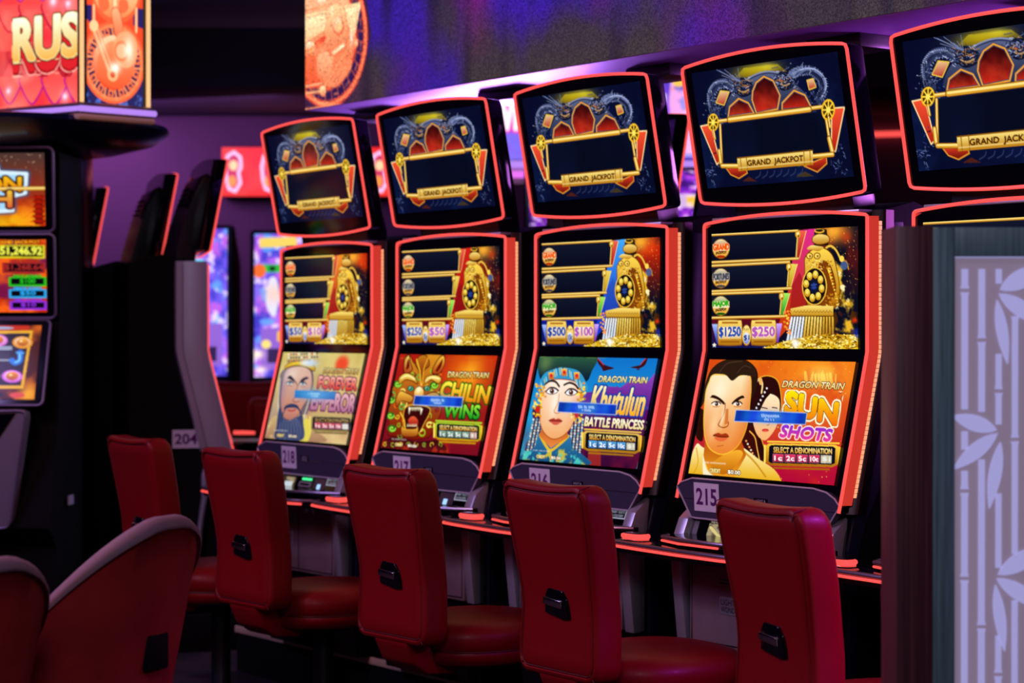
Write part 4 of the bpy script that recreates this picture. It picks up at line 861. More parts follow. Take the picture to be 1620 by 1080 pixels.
# ================================================================ mesh building
def finish(name, bm, mat, parent=None, smooth=True, angle=35, off=None, world=False):
    me = bpy.data.meshes.new(name); bmesh.ops.remove_doubles(bm, verts=bm.verts, dist=1e-6)
    bmesh.ops.recalc_face_normals(bm, faces=bm.faces)
    if off is not None: bmesh.ops.translate(bm, verts=bm.verts, vec=Vector(off))
    bm.to_mesh(me); bm.free()
    if smooth:
        me.polygons.foreach_set('use_smooth', [True]*len(me.polygons)); me.set_sharp_from_angle(angle=math.radians(angle))
    me.materials.append(mat if not isinstance(mat, str) else M[mat])
    o = bpy.data.objects.new(name, me); COL.objects.link(o)
    if parent is not None: o.parent = parent
    return o
class B:
    def __init__(s): s.b = bmesh.new()
    def box(s, x0, x1, y0, y1, z0, z1, bev=0., seg=2):
        r = bmesh.ops.create_cube(s.b, size=1); vs = r['verts']
        for v in vs: v.co = Vector(((x0+x1)/2+v.co.x*(x1-x0), (y0+y1)/2+v.co.y*(y1-y0), (z0+z1)/2+v.co.z*(z1-z0)))
        if bev: s._bev(vs, bev, seg)
        return s
    def _bev(s, vs, bev, seg=2):
        es = {e for v in vs for e in v.link_edges}
        bmesh.ops.bevel(s.b, geom=list(es), offset=bev, segments=seg, profile=.5, affect='EDGES', clamp_overlap=True)
    def prism(s, pts, lo, hi, axis='x', bev=0., seg=2):
        """polygon extruded along an axis; pts are (y,z), (x,z) or (x,y)"""
        def P(p, t): return {'x': (t, p[0], p[1]), 'y': (p[0], t, p[1]), 'z': (p[0], p[1], t)}[axis]
        a = [s.b.verts.new(P(p, lo)) for p in pts]; c = [s.b.verts.new(P(p, hi)) for p in pts]; n = len(pts)
        s.b.faces.new(a); s.b.faces.new(c[::-1])
        for i in range(n): s.b.faces.new((a[i], c[i], c[(i+1) % n], a[(i+1) % n]))
        if bev: s._bev(a+c, bev, seg)
        return s
    def tube(s, pts, r, n=8, closed=False, flat=1.):
        P = [Vector(p) for p in pts]; N = len(P); rings = []; up = None
        for i in range(N):
            if closed: t = (P[(i+1) % N]-P[i-1])
            else: t = P[min(i+1, N-1)]-P[max(i-1, 0)]
            t.normalize()
            if up is None:
                up = Vector((0, 0, 1)) if abs(t.z) < .9 else Vector((0, 1, 0))
            a = t.cross(up)
            if a.length < 1e-4: a = t.cross(Vector((0, 1, 0)))
            a.normalize(); b = a.cross(t).normalized(); up = b
            rr = r(i/(N-1)) if callable(r) else r
            rings.append([s.b.verts.new(P[i]+a*(rr*math.cos(2*math.pi*k/n))+b*(rr*flat*math.sin(2*math.pi*k/n))) for k in range(n)])
        for i in range(N if closed else N-1):
            A = rings[i]; C = rings[(i+1) % N]
            for k in range(n): s.b.faces.new((A[k], A[(k+1) % n], C[(k+1) % n], C[k]))
        if not closed: s.b.faces.new(rings[0]); s.b.faces.new(rings[-1][::-1])
        return s
    def lathe(s, prof, cx=0, cy=0, n=40, sx=1., sy=1., power=2.):
        rings = []
        for r, z in prof:
            if r < 1e-6: rings.append([s.b.verts.new((cx, cy, z))]); continue
            ring = []
            for k in range(n):
                t = 2*math.pi*k/n; c, q = math.cos(t), math.sin(t)
                e = 2./power; x = math.copysign(abs(c)**e, c); y = math.copysign(abs(q)**e, q)
                ring.append(s.b.verts.new((cx+r*x*sx, cy+r*y*sy, z)))
            rings.append(ring)
        for A, C in zip(rings[:-1], rings[1:]):
            if len(A) == 1 and len(C) == 1: continue
            for k in range(n):
                k2 = (k+1) % n
                if len(A) == 1: s.b.faces.new((A[0], C[k2], C[k]))
                elif len(C) == 1: s.b.faces.new((A[k], A[k2], C[0]))
                else: s.b.faces.new((A[k], A[k2], C[k2], C[k]))
        if len(rings[0]) > 1: s.b.faces.new(rings[0][::-1])
        if len(rings[-1]) > 1: s.b.faces.new(rings[-1])
        return s
    def grid(s, pts):
        """rows of points -> quads"""
        V = [[s.b.verts.new(p) for p in row] for row in pts]
        for a, b in zip(V[:-1], V[1:]):
            for i in range(len(a)-1): s.b.faces.new((a[i], a[i+1], b[i+1], b[i]))
        return s
    def xf(s, f):
        for v in s.b.verts: v.co = Vector(f(v.co))
        return s
    def obj(s, name, mat, parent=None, **k): return finish(name, s.b, mat, parent, **k)

def text_obj(name, t, mat, parent, P, U, V, w, h, lift=.001, off=(0, 0, 0), fat=0.):
    """flat lettering, w by h metres, lower-left corner at P, along unit vectors U (reading) and V (up), a hair proud of its surface"""
    v, tr = text_tris(t, fat); lo = v.min(0); sz = v.max(0)-lo; q = (v-lo)/sz
    U = Vector(U).normalized(); V = Vector(V).normalized(); N = U.cross(V)
    bm = bmesh.new(); vs = [bm.verts.new(Vector(P)+U*(a*w)+V*(b*h)+N*lift+Vector(off)) for a, b in q]; bm.verts.ensure_lookup_table()
    for t3 in tr:
        try: bm.faces.new([vs[i] for i in t3])
        except ValueError: pass
    return finish(name, bm, mat, parent, smooth=False)

def picture_mesh(name, pic, corner, mat='screen', parent=None, off=(0, 0, 0)):
    """display surface: a fine grid through corner(u, v) -> point, one picture sample per vertex"""
    h, w_, _ = pic.shape
    u, v = np.meshgrid(np.linspace(0, 1, w_), np.linspace(0, 1, h)); P = corner(u.ravel(), v.ravel())+np.array(off)
    idx = np.arange(h*w_).reshape(h, w_); f = np.stack([idx[:-1, :-1], idx[1:, :-1], idx[1:, 1:], idx[:-1, 1:]], -1).reshape(-1, 4)
    me = bpy.data.meshes.new(name); me.vertices.add(h*w_); me.vertices.foreach_set('co', P.astype(np.float32).ravel())
    me.loops.add(f.size); me.loops.foreach_set('vertex_index', f.ravel().astype(np.int32)); me.polygons.add(len(f)); me.polygons.foreach_set('loop_start', np.arange(0, f.size, 4, dtype=np.int32))
    me.update(calc_edges=True)
    at = me.attributes.new('picture', 'FLOAT_COLOR', 'POINT'); at.data.foreach_set('color', np.concatenate([pic.reshape(-1, 3), np.ones((h*w_, 1))], 1).astype(np.float32).ravel())
    me.materials.append(M[mat]); o = bpy.data.objects.new(name, me); COL.objects.link(o)
    if parent is not None: o.parent = parent
    return o
def quad_corner(tl, tr, br, bl):
    tl, tr, br, bl = map(np.array, (tl, tr, br, bl))
    return lambda u, v: (tl*((1-u)*(1-v))[:, None]+tr*(u*(1-v))[:, None]+br*(u*v)[:, None]+bl*((1-u)*v)[:, None])

def thing(name, label, cat, loc=(0, 0, 0), rz=0, group=None):
    o = bpy.data.objects.new(name, None); COL.objects.link(o); o.location = loc; o.rotation_euler = (0, 0, rz); o.empty_display_size = .1
    o['label'] = label; o['category'] = cat
    if group: o['group'] = group
    return o
def tag(o, label, cat, group=None):
    o['label'] = label; o['category'] = cat
    if group: o['group'] = group
    return o
def struct(o): o['kind'] = 'structure'; return o
def kids(o): return [c for c in bpy.data.objects if c.parent is o]
def copy_tree(o, parent=None):
    c = o.copy(); COL.objects.link(c); c.parent = parent
    for ch in kids(o): copy_tree(ch, c)
    return c
def find(o, name):
    for c in kids(o):
        if c.name.split('.')[0] == name: return c
        r = find(c, name)
        if r: return r
def rot2(x, y, a): return x*math.cos(a)-y*math.sin(a), x*math.sin(a)+y*math.cos(a)
def at(px, py, D):
    """the point D metres along the view axis seen at a pixel of the photograph"""
    return CAM+FWD*D+RGT*((px-810)/F_PX*D)+Vector((0, 0, (522-py)/F_PX*D))

# ================================================================ room
b = B(); b.box(-16, 9, -8, 14, -.1, 0); struct(b.obj('floor', 'carpet'))
b = B(); b.box(-16, 9, -8, 14, 3.9, 4.0); struct(b.obj('ceiling', 'ceil'))
# far purple wall, square to the view, and its dropped bulkheads
VIEWROT = math.atan2(FWD.y, FWD.x)-math.pi/2        # local +Y = view direction
def view_box(name, px0, px1, D0, D1, z0, z1, mat, bev=0., parent=None):
    """box whose front is square to the view axis, between two pixel columns at distance D0"""
    a = CAM+FWD*D0; x0 = (px0-810)/F_PX*D0; x1 = (px1-810)/F_PX*D0
    o = B().box(x0, x1, 0, D1-D0, z0, z1, bev).obj(name, mat, parent); o.location = (a.x, a.y, 0); o.rotation_euler = (0, 0, VIEWROT)
    return o
struct(view_box('wall_back', -500, 2300, 15.0, 15.2, 0, 3.9, 'wall'))
b = B(); b.box(-16.2, -16, -8, 14, 0, 4); struct(b.obj('wall_left', 'wall'))
struct(view_box('trim_1', 150, 1800, 13.2, 14.95, 2.93, 3.895, 'ceil', .01))
struct(view_box('trim_2', -100, 900, 10.4, 11.2, 3.02, 3.895, 'ceil', .01))

# ================================================================ slot machine (prototype stands at number 215)
Z0 = .19; OFF = (0, 0, -Z0); PITCH = .835
FRONT = [(-.108, .905), (-.098, .945), (-.05, 1.137), (-.012, 1.29), (0, 1.34), (0, 1.53), (0, 1.715)]      # (y, z) of the light outline, bottom to top
def front_y(z):
    for (y0, z0), (y1, z1) in zip(FRONT[:-1], FRONT[1:]):
        if z <= z1: return y0+(y1-y0)*(z-z0)/(z1-z0)
    return 0.
def make_machine():
    t = thing('slot_machine', 'x', 'slot machine', (0, 0, Z0))
    # dark cabinet body
    b = B(); b.prism([(.02, 1.72), (.02, 1.33), (-.02, 1.15), (-.065, .95), (-.060, .86), (-.075, .845), (-.100, .72), (-.095, .48), (-.06, Z0), (.34, Z0), (.34, 1.72), (.2, 1.76)], -.318, .318, 'x', .004)
    b.obj('cabinet', 'matte', t, off=OFF)
    for sx in (-1, 1):
        b = B(); b.prism([(.100, 1.70), (.100, 1.32), (.045, 1.12), (.0, .95), (-.045, .90), (-.070, .80), (-.068, .45), (-.03, .45), (-.03, .80), (.0, .88), (.05, .96), (.095, 1.12), (.145, 1.32), (.145, 1.70)], sx*.318-.004, sx*.318+.012 if sx > 0 else sx*.318+.004, 'x', .002)
        if sx < 0:
            b.b.free(); b = B(); b.prism([(.100, 1.70), (.100, 1.32), (.045, 1.12), (.0, .95), (-.045, .90), (-.070, .80), (-.068, .45), (-.03, .45), (-.03, .80), (.0, .88), (.05, .96), (.095, 1.12), (.145, 1.32), (.145, 1.70)], -.330, -.314, 'x', .002)
        b.obj('side_panel', 'bluepanel', t, off=OFF)
    # glossy display housing with arched top
    b = B(); n = 16
    def arch(x, z=1.715, h=.019): return z+h*(1-(x/.337)**2)
    rows = []
    for k in range(n+1):
        x = -.333+.666*k/n; rows.append(x)
    for (za, zb) in zip(FRONT[:-1], FRONT[1:]):
        pass
    V = []
    for x in rows:
        top = arch(x) - (.012 if abs(x) > .32 else 0)
        V.append([(x, y+.002, min(z, 9)) for y, z in FRONT[:-1]]+[(x, .002, top-.003)])
    b.grid(V)
    V2 = [[(p[0], .05 if p[2] > 1.3 else p[1]+.05, p[2]) for p in r] for r in V]
    b.grid(V2); 
    for A_, C_ in ((V, V2),):
        for side in (0, -1):
            for i in range(len(A_[0])-1): b.b.faces.new([b.b.verts.new(q) for q in (A_[side][i], A_[side][i+1], C_[side][i+1], C_[side][i])])
        for k in range(n):
            for e in (0, -1): b.b.faces.new([b.b.verts.new(q) for q in (A_[k][e], A_[k+1][e], C_[k+1][e], C_[k][e])])
    hs = b.obj('display_housing', 'gloss', t, off=OFF)
    picture_mesh('upper_screen', ART['train_red'], quad_corner((-.299, -.002, 1.685), (.299, -.002, 1.685), (.299, -.002, 1.348), (-.299, -.002, 1.348)), parent=t, off=OFF)
    lc = lambda z: (front_y(z)-.004)
    def low(u, v):
        z = 1.313+(.978-1.313)*v; y = np.interp(z, [p[1] for p in FRONT], [p[0] for p in FRONT])-.004
        return np.stack([-.299+.598*u, y, z], 1)
    picture_mesh('lower_screen', ART['sun'], low, parent=t, off=OFF)
    # thin red light tube around both displays
    pts = [(-.333, y-.002, z) for y, z in FRONT]
    pts[-1] = (-.333, -.002, 1.706)
    pts += [(-.3315, -.002, 1.7125), (-.327, -.002, 1.7155)]
    pts += [(-.320+.640*k/14, -.002, arch(-.320+.640*k/14)) for k in range(15)]
    pts += [(.327, -.002, 1.7155), (.3315, -.002, 1.7125), (.333, -.002, 1.706)]
    pts += [(.333, y-.002, z) for y, z in FRONT[-2::-1]]
    B().tube(pts, .0048, 8).obj('light_tube', 'neon', t, off=OFF)
    # lit acrylic flanks that flare out behind it, their LED rows and the metal rail
    def strip(sx, x0, d0, x1, d1, z_lo=.925, z_hi=1.712, n=24):
        rows = []
        for k in range(n+1):
            z = z_lo+(z_hi-z_lo)*k/n; y = front_y(z); rows.append([(sx*x0, y+d0, z), (sx*x1, y+d1, z)])
        return rows
    for sx in (-1, 1):
        R1 = strip(sx, .334, .002, .346, .030); R2 = strip(sx, .326, .006, .330, .034)
        b = B(); b.grid(R1); b.grid(R2)
        for i in range(len(R1)-1):
            for e in (0, 1): b.b.faces.new([b.b.verts.new(q) for q in (R1[i][e], R1[i+1][e], R2[i+1][e], R2[i][e])])
        for i in (0, -1): b.b.faces.new([b.b.verts.new(q) for q in (R1[i][0], R1[i][1], R2[i][1], R2[i][0])])
        b.obj('light_flank', 'neon_side', t, off=OFF)
        b = B(); N = 58
        for k in range(N):
            za = .945+(1.70-.945)*k/N; zb = za+(1.70-.945)/N*.88
            ya, yb = front_y(za)+.034, front_y(zb)+.034; xa, xb = sorted((sx*.3415, sx*.3480))
            vs = [b.b.verts.new(q) for q in ((xa, ya, za), (xb, ya, za), (xb, yb, zb), (xa, yb, zb), (xa, ya+.006, za), (xb, ya+.006, za), (xb, yb+.006, zb), (xa, yb+.006, zb))]
            for f in ((0, 1, 2, 3), (4, 5, 6, 7), (0, 1, 5, 4), (2, 3, 7, 6), (0, 3, 7, 4), (1, 2, 6, 5)): b.b.faces.new([vs[i] for i in f])
        b.obj('led_strip', 'led', t, off=OFF, smooth=False)
        b = B(); R = []
        for k in range(25):
            z = .90+(1.73-.90)*k/24; y = front_y(z)
            R.append([(sx*.322, y+.028, z), (sx*.347, y+.044, z), (sx*.352, y+.052, z), (sx*.350, y+.085, z), (sx*.336, y+.098, z), (sx*.318, y+.098, z)])
        b.grid(R)
        for e in (0, -1): b.b.faces.new([b.b.verts.new(q) for q in R[e]])
        b.obj('side_rail', 'rail', t, off=OFF)
    # name panel under the displays
    s_ = (-.092+.045)/(.965-.852)
    def py(z): return -.096+(.965-z)*.04
    hexa = [(-.333, .938), (-.315, .952), (-.265, .966), (.235, .966), (.285, .958), (.315, .943), (.334, .922), (.272, .850), (-.258, .850), (-.275, .852)]
    b = B(); a_ = [b.b.verts.new((x, py(z)-.012, z)) for x, z in hexa]; c_ = [b.b.verts.new((x, py(z)+.012, z)) for x, z in hexa]
    b.b.faces.new(a_); b.b.faces.new(c_[::-1])
    for i in range(len(hexa)): b.b.faces.new((a_[i], c_[i], c_[(i+1) % len(hexa)], a_[(i+1) % len(hexa)]))
    np_ = b.obj('name_panel', 'slate', t, off=OFF)
    B().tube([(x, py(z)-.013, z) for x, z in hexa], .0027, 6, True).obj('panel_edge', 'trimline', np_, off=(0, 0, 0) if False else OFF)
    b = B(); q = [(-.004, .903), (.052, .903), (.052, .925), (-.004, .925)]; b.b.faces.new([b.b.verts.new((x, py(z)-.0127, z)) for x, z in q]); b.obj('maker_plate', 'gloss', np_, off=OFF)
    Vn = Vector((0, -.04, 1)).normalized()
    text_obj('maker_lettering', 'LIGHT &', 'faintprint', np_, (.004, py(.915)-.0127, .915), (1, 0, 0), Vn, .040, .007, .0008, OFF)
    text_obj('maker_lettering', 'WONDER', 'faintprint', np_, (.004, py(.905)-.0127, .905), (1, 0, 0), Vn, .040, .007, .0008, OFF)
    # service bay: player display, ticket reader, bill acceptor, ticket printer
    b = B(); b.prism([(-.088, .856), (-.05, .856), (-.05, .780), (-.118, .780)], -.27, .27, 'x', .003); bay = b.obj('service_bay', 'lip', t, off=OFF)
    def by(z): return -.118+(z-.780)*.395
    def bayquad(x0, x1, z0, z1, d=.001): return [(x0, by(z1)-d, z1), (x1, by(z1)-d, z1), (x1, by(z0)-d, z0), (x0, by(z0)-d, z0)]
    def bayplate(name, x0, x1, z0, z1, mat, d=.003, parent=bay):
        b = B(); q = bayquad(x0, x1, z0, z1, d); q2 = bayquad(x0, x1, z0, z1, -.002)
        a = [b.b.verts.new(p) for p in q]; c = [b.b.verts.new(p) for p in q2]; b.b.faces.new(a); b.b.faces.new(c[::-1])
        for i in range(4): b.b.faces.new((a[i], c[i], c[(i+1) % 4], a[(i+1) % 4]))
        return b.obj(name, mat, parent, off=OFF)
    bayplate('bay_bezel', -.245, .085, .783, .852, 'gloss', .002)
    q = bayquad(-.20, -.045, .793, .845, .0035)
    picture_mesh('player_display', ART['player'], quad_corner(*q), parent=bay, off=OFF)
    bayplate('ticket_slot', -.015, .07, .808, .826, 'silver', .005); bayplate('slot_mouth', -.005, .06, .813, .821, 'matte', .006)
    bayplate('slot_light', .0, .065, .832, .840, 'green', .006)
    bayplate('card_reader', .09, .165, .783, .852, 'lip', .004); bayplate('reader_light', .118, .140, .800, .822, 'blueled', .005)
    bayplate('printer_front', .175, .262, .783, .852, 'gloss', .005)
    for z in (.848, .822): bayplate('printer_label_edge', .180, .257, z, z+.003, 'label', .0065)
    for x in (.180, .254): bayplate('printer_label_edge', x, x+.003, .822, .851, 'label', .0065)
    Vb = Vector((0, .395, 1)).normalized()
    text_obj('printer_lettering', 'INSERT TICKETS', 'label', bay, (.187, by(.838)-.0052, .838), (1, 0, 0), Vb, .062, .008, .001, OFF)
    text_obj('printer_lettering', '& VOUCHERS', 'label', bay, (.190, by(.827)-.0052, .827), (1, 0, 0), Vb, .056, .008, .001, OFF)
    # silver cheeks beside the bay, running down as the frame of the base door
    for sx in (-1, 1):
        x0, x1 = sorted((sx*.276, sx*.318))
        b = B(); b.prism([(-.115, .848), (-.055, .895), (-.070, .80), (-.078, .742), (-.078, .482), (-.121, .482), (-.146, .71), (-.140, .79)], x0, x1, 'x', .003); b.obj('silver_cheek', 'silver', t, off=OFF)
    b = B().box(-.262, .262, -.122, -.09, .485, .742, .006); dr = b.obj('base_door', 'door', t, off=OFF)
    B().tube([(-.250, -.1235, .497), (.250, -.1235, .497), (.250, -.1235, .732), (-.250, -.1235, .732)], .0018, 6, True).obj('door_seam', 'matte', dr, off=OFF)
    B().box(.004, .007, -.1235, -.121, .495, .738).obj('door_seam', 'matte', dr, off=OFF)
    b = B()
    for z in (.672, .682): b.box(-.13, -.03, -.1232, -.121, z, z+.003)
    b.obj('vent_slot', 'matte', dr, off=OFF)
    B().box(-.13, -.035, -.125, -.120, .585, .635, .0015).obj('door_plate', 'silver', dr, off=OFF)
    text_obj('door_lettering', 'LIGHT &', 'matte', dr, (-.122, -.1252, .612), (1, 0, 0), (0, 0, 1), .079, .016, .0004, OFF)
    text_obj('door_lettering', 'WONDER', 'matte', dr, (-.122, -.1252, .591), (1, 0, 0), (0, 0, 1), .079, .016, .0004, OFF)
    for x in (.08, .125):
        b = B(); b.lathe([(0, 0), (.009, 0), (.011, .004), (.011, .010), (0, .010)], n=16); b.xf(lambda c, x=x: (x+c.x, -.120-c.z, .722+c.y)); b.obj('door_lock', 'chrome', dr, off=OFF)
    # player deck: lower tray with red bumper light, raised shelf, oval button
    tray = [(-.488, -.235), (-.484, -.262), (-.462, -.280), (-.40, -.292), (-.28, -.306), (-.10, -.320), (.08, -.322), (.22, -.310), (.305, -.285), (.330, -.255), (.330, -.10), (-.33, -.10), (-.36, -.16), (-.46, -.19)]
    dk = B().prism(tray, .752, .782, 'z', .004).obj('player_deck', 'gloss', t, off=OFF)
    edge = [(x*1.003, y-.002) for x, y in tray[:10]]
    B().tube([(x, y, .7805) for x, y in edge], .0062, 10).obj('deck_lip', 'lip', dk, off=OFF)
    B().tube([(x*1.002, y-.004, .7690) for x, y in tray[1:9]], .0042, 8).obj('deck_light', 'neon', dk, off=OFF)
    shelf = [(-.27, -.12), (-.275, -.19), (-.25, -.235), (-.15, -.262), (.02, -.262), (.18, -.235), (.30, -.185), (.355, -.150), (.340, -.12)]
    sh = B().prism(shelf, .790, .806, 'z', .003).obj('button_shelf', 'gloss', dk, off=OFF)
    B().box(-.24, .30, -.19, -.12, .781, .791).obj('shelf_riser', 'matte', sh, off=OFF)
    B().tube([(x, y-.002, .804) for x, y in shelf[1:8]], .0055, 8).obj('shelf_lip', 'lip', sh, off=OFF)
    B().tube([(x, y-.004, .793) for x, y in shelf[2:5]], .0035, 8).obj('shelf_light', 'neon', sh, off=OFF)
    b = B().lathe([(0, .781), (.050, .781), (.052, .785), (.046, .788), (0, .788)], -.376, -.232, 28, 1.0, .62, 2.6); b.obj('button_base', 'chrome', dk, off=OFF)
    b = B().lathe([(.040, .787), (.047, .789), (.0505, .794), (.049, .800), (.042, .803), (.040, .803)], -.376, -.232, 32, 1.0, .60, 2.8); sb = b.obj('spin_button', 'neon', dk, off=OFF)
    b = B().lathe([(0, .788), (.042, .790), (.042, .8035), (.036, .8045), (0, .8045)], -.376, -.232, 32, 1.0, .60, 2.8); b.obj('button_cap', 'gloss', sb, off=OFF)
    # topper
    tz0, tz1 = 1.776, 2.180
    def ty(z): return -.008-(z-tz0)/(tz1-tz0)*.078
    N = 14; out = []
    hb = lambda x: tz0+.003-.018*(1-(x/.337)**2)
    ht = lambda x: tz1-.006+.022*(1-(x/.337)**2)
    xs = [-.322+.644*k/N for k in range(N+1)]
    ring = [(-.337, tz0+.016), (-.333, tz0+.006)]+[(x, hb(x)) for x in xs]+[(.333, tz0+.006), (.337, tz0+.016), (.337, tz1-.020), (.333, tz1-.008)]+[(x, ht(x)) for x in xs[::-1]]+[(-.333, tz1-.008), (-.337, tz1-.020)]
    b = B(); a_ = [b.b.verts.new((x, ty(z), z)) for x, z in ring]; m_ = [b.b.verts.new((x*1.012, ty(z)+.010, z+(z-1.98)*.012)) for x, z in ring]; c_ = [b.b.verts.new((x*1.0, ty(z)+.060, z)) for x, z in ring]
    b.b.faces.new(a_)
    for P_, Q_ in ((a_, m_), (m_, c_)):
        for i in range(len(ring)): b.b.faces.new((P_[i], Q_[i], Q_[(i+1) % len(ring)], P_[(i+1) % len(ring)]))
    b.b.faces.new(c_[::-1])
    top = b.obj('topper', 'gloss', t, off=OFF)
    def tq(x, z): return (x, ty(z)-.0015, z)
    picture_mesh('topper_screen', ART['topper'], quad_corner(tq(-.299, 2.157), tq(.299, 2.157), tq(.299, 1.820), tq(-.299, 1.820)), parent=top, off=OFF)
    B().tube([(x, ty(z)-.003, z) for x, z in ring], .0048, 8, True).obj('topper_light', 'neon', top, off=OFF)
    b = B(); b.prism([(.042, 1.79), (-.030, 2.13), (.015, 2.11), (.065, 1.98), (.10, 1.86), (.125, 1.77), (.135, 1.70), (.04, 1.70)], -.24, .24, 'x', .010, 3); hsg = b.obj('topper_back', 'black', top, off=OFF)
    B().tube([(.336, -.022, 2.155), (.336, .008, 2.0), (.336, .040, 1.84), (.336, .047, 1.79)], .0015, 6).obj('edge_trim', 'rail', hsg, off=OFF)
    B().box(-.30, .30, -.0, .22, 1.722, 1.732, .002).obj('top_plate', 'silver', t, off=OFF)
    b = B()
    for k in range(4): b.box(-.12, .02, .0, .02, 2.055-k*.022, 2.062-k*.022)
    b.xf(lambda c: (c.x, c.y+.030+(2.09-c.z)*.38, c.z)); b.obj('vent_slot', 'matte', hsg, off=OFF)
    return t

ART = {'topper': art_topper(), 'sun': art_sun(), 'princess': art_princess(), 'dragon': art_dragon(), 'emperor': art_emperor(), 'player': art_player(),
       'train_red': art_train('E02890', 'C83810', '901018', '$1250', '$250', 'r', 3), 'train_blue': art_train('40A8F8', '1838C0', '2848A8', '$500', '$100', 'b', 4),
       'train_crimson': art_train('D02018', 'A01010', '780C14', '$250', '$50', 'r', 5), 'train_orange': art_train('F09028', 'B02010', '901018', '$50', '$10', 'r', 6)}
proto = make_machine()
def number_sticker(machine, num, x=-.258, w=.108):
    """paper number tag on the name panel"""
    panel = find(machine, 'name_panel')
    def py(z): return -.096+(.965-z)*.04-.0128
    z0, z1 = .872, .955
    b = B(); a = [b.b.verts.new((xx, py(zz)-.0012, zz)) for xx, zz in ((x, z0), (x+w, z0), (x+w, z1), (x, z1))]; c = [b.b.verts.new((v.co.x, v.co.y+.001, v.co.z)) for v in a]
    b.b.faces.new(a); b.b.faces.new(c[::-1])
    for i in range(4): b.b.faces.new((a[i], c[i], c[(i+1) % 4], a[(i+1) % 4]))
    s = b.obj('number_sticker', 'sticker', panel, off=OFF, smooth=False)
    text_obj('sticker_digits', num, 'digits', s, (x+w*.09, py(z0+.018)-.0012, z0+.018), (1, 0, 0), Vector((0, -.04, 1)), w*.82, .050, .0006, OFF, .025)
    return s
def thick_digits(s):
    pass
mesh_cache = {}
def swap(machine, part, key):
    o = find(machine, part)
    if key in mesh_cache: o.data = mesh_cache[key]; return
    me = o.data.copy(); pic = ART[key]; h, w_, _ = pic.shape
    src = o.data
    if len(me.vertices) != h*w_:
        raise ValueError('picture size '+key)
    me.attributes['picture'].data.foreach_set('color', np.concatenate([pic.reshape(-1, 3), np.ones((h*w_, 1))], 1).astype(np.float32).ravel()); o.data = me; mesh_cache[key] = me
GRP = 'slot machines in the front row'
machines = {}
spec = [('215', 0, 'train_red', 'sun', 'slot machine with orange picture of a stern dark-haired man, tagged 215'),
        ('216', 1, 'train_blue', 'princess', 'slot machine with blue picture of a woman in jewelled headdress, tagged 216'),
        ('217', 2, 'train_crimson', 'dragon', 'slot machine with red picture of a roaring golden dragon head, tagged 217'),
        ('218', 3, 'train_orange', 'emperor', 'slot machine with pale picture of a crowned bearded man, tagged 218'),
        ('214', -1, 'train_red', 'sun', 'slot machine at the right edge, half hidden behind the wooden partition')]
for num, k, tr_, lo_, lab in spec:
    m_ = proto if k == 0 else copy_tree(proto)
    m_.location = (-PITCH*k, 0, Z0); m_['label'] = lab; m_['group'] = GRP; machines[num] = m_
# screens of the copies (same grid sizes so the vertex layout is shared)
for num, k, tr_, lo_, lab in spec:
    if k != 0: swap(machines[num], 'upper_screen', tr_); swap(machines[num], 'lower_screen', lo_)
# a second row stands back to back with it, and more machines beyond the end of the row
back = [(.01, .73, 'slot machine turned away, seen between the tops of machines 215 and 216'), (-.835, .73, 'slot machine turned away, seen between the tops of machines 216 and 217')]
for x, y, lab in back:
    m_ = copy_tree(proto); m_.location = (x-.835, y, Z0); m_.rotation_euler = (0, 0, math.pi); m_['label'] = lab; m_['group'] = 'slot machines in the back row'
bx = machines['215']
for i, (px, D, lab) in enumerate(((360, 9.15, 'slot machine seen from its dark side, tagged 204'), (281, 10.0, 'slot machine turned away, just behind machine 204'), (171, 10.95, 'slot machine turned away, leftmost of those behind machine 204'))):
    p = at(px, 237, D); m_ = copy_tree(proto); rz = math.pi-.34; q = rot2(-.337, -.086, rz); m_.location = (p.x-q[0], p.y-q[1], 0.16); m_.rotation_euler = (0, 0, rz); m_['label'] = lab; m_['group'] = 'slot machines beyond the front row'
    if i == 0: m204 = m_
for num, sx_ in (('215', -.258), ('216', -.225), ('217', -.195), ('218', -.145)): number_sticker(machines[num], num, sx_)
# silver side rail and side tag of machine 204
b = B(); R = []
for k in range(25):
    z = .90+(1.73-.90)*k/24; y = front_y(z); R.append([(-.353, y+.004, z), (-.360, y+.010, z), (-.362, y+.05, z), (-.358, y+.08, z), (-.356, y+.11, z), (-.362, y+.115, z), (-.362, y+.14, z), (-.353, y+.145, z)])
b.grid(R); b.obj('silver_rail', 'silver', m204, off=OFF)
b = B(); b.tube([(-.350, y, z) for y, z in ((-.07, .90), (.0, .86), (.02, .80), (.02, .70), (.04, .55), (.06, .40))], .022, 8, flat=.6); b.obj('lower_rail', 'silver', m204, off=OFF)
s204 = B().box(-.3325, -.3312, .035, .155, .915, .995).obj('number_sticker', 'sticker', m204, off=OFF)
text_obj('sticker_digits', '204', 'digits', s204, (-.3325, .145, .932), (0, -1, 0), (0, 0, 1), .098, .046, .0008, OFF, .025)

# plinth under the machines, with its brass edge
pl = thing('machine_plinth', 'long black plinth with a worn brass edge under the front row of machines', 'plinth', (-.8, .35, 0))
B().box(-2.42, 2.5, -.34, .80, 0, Z0-.001, .004).obj('plinth_body', 'matte', pl)
B().box(-2.42, 2.5, -.350, -.338, Z0-.028, Z0-.002, .002).obj('edge_strip', 'goldedge', pl)
p2 = tag(B().prism([(-3.86, -.14), (-3.68, .42), (-6.3, 1.0), (-6.5, .42), (-5.87, .21)], 0, .159, 'z', .004).obj('machine_plinth', 'matte'), 'low black plinth under machine 204 and its neighbours', 'plinth')
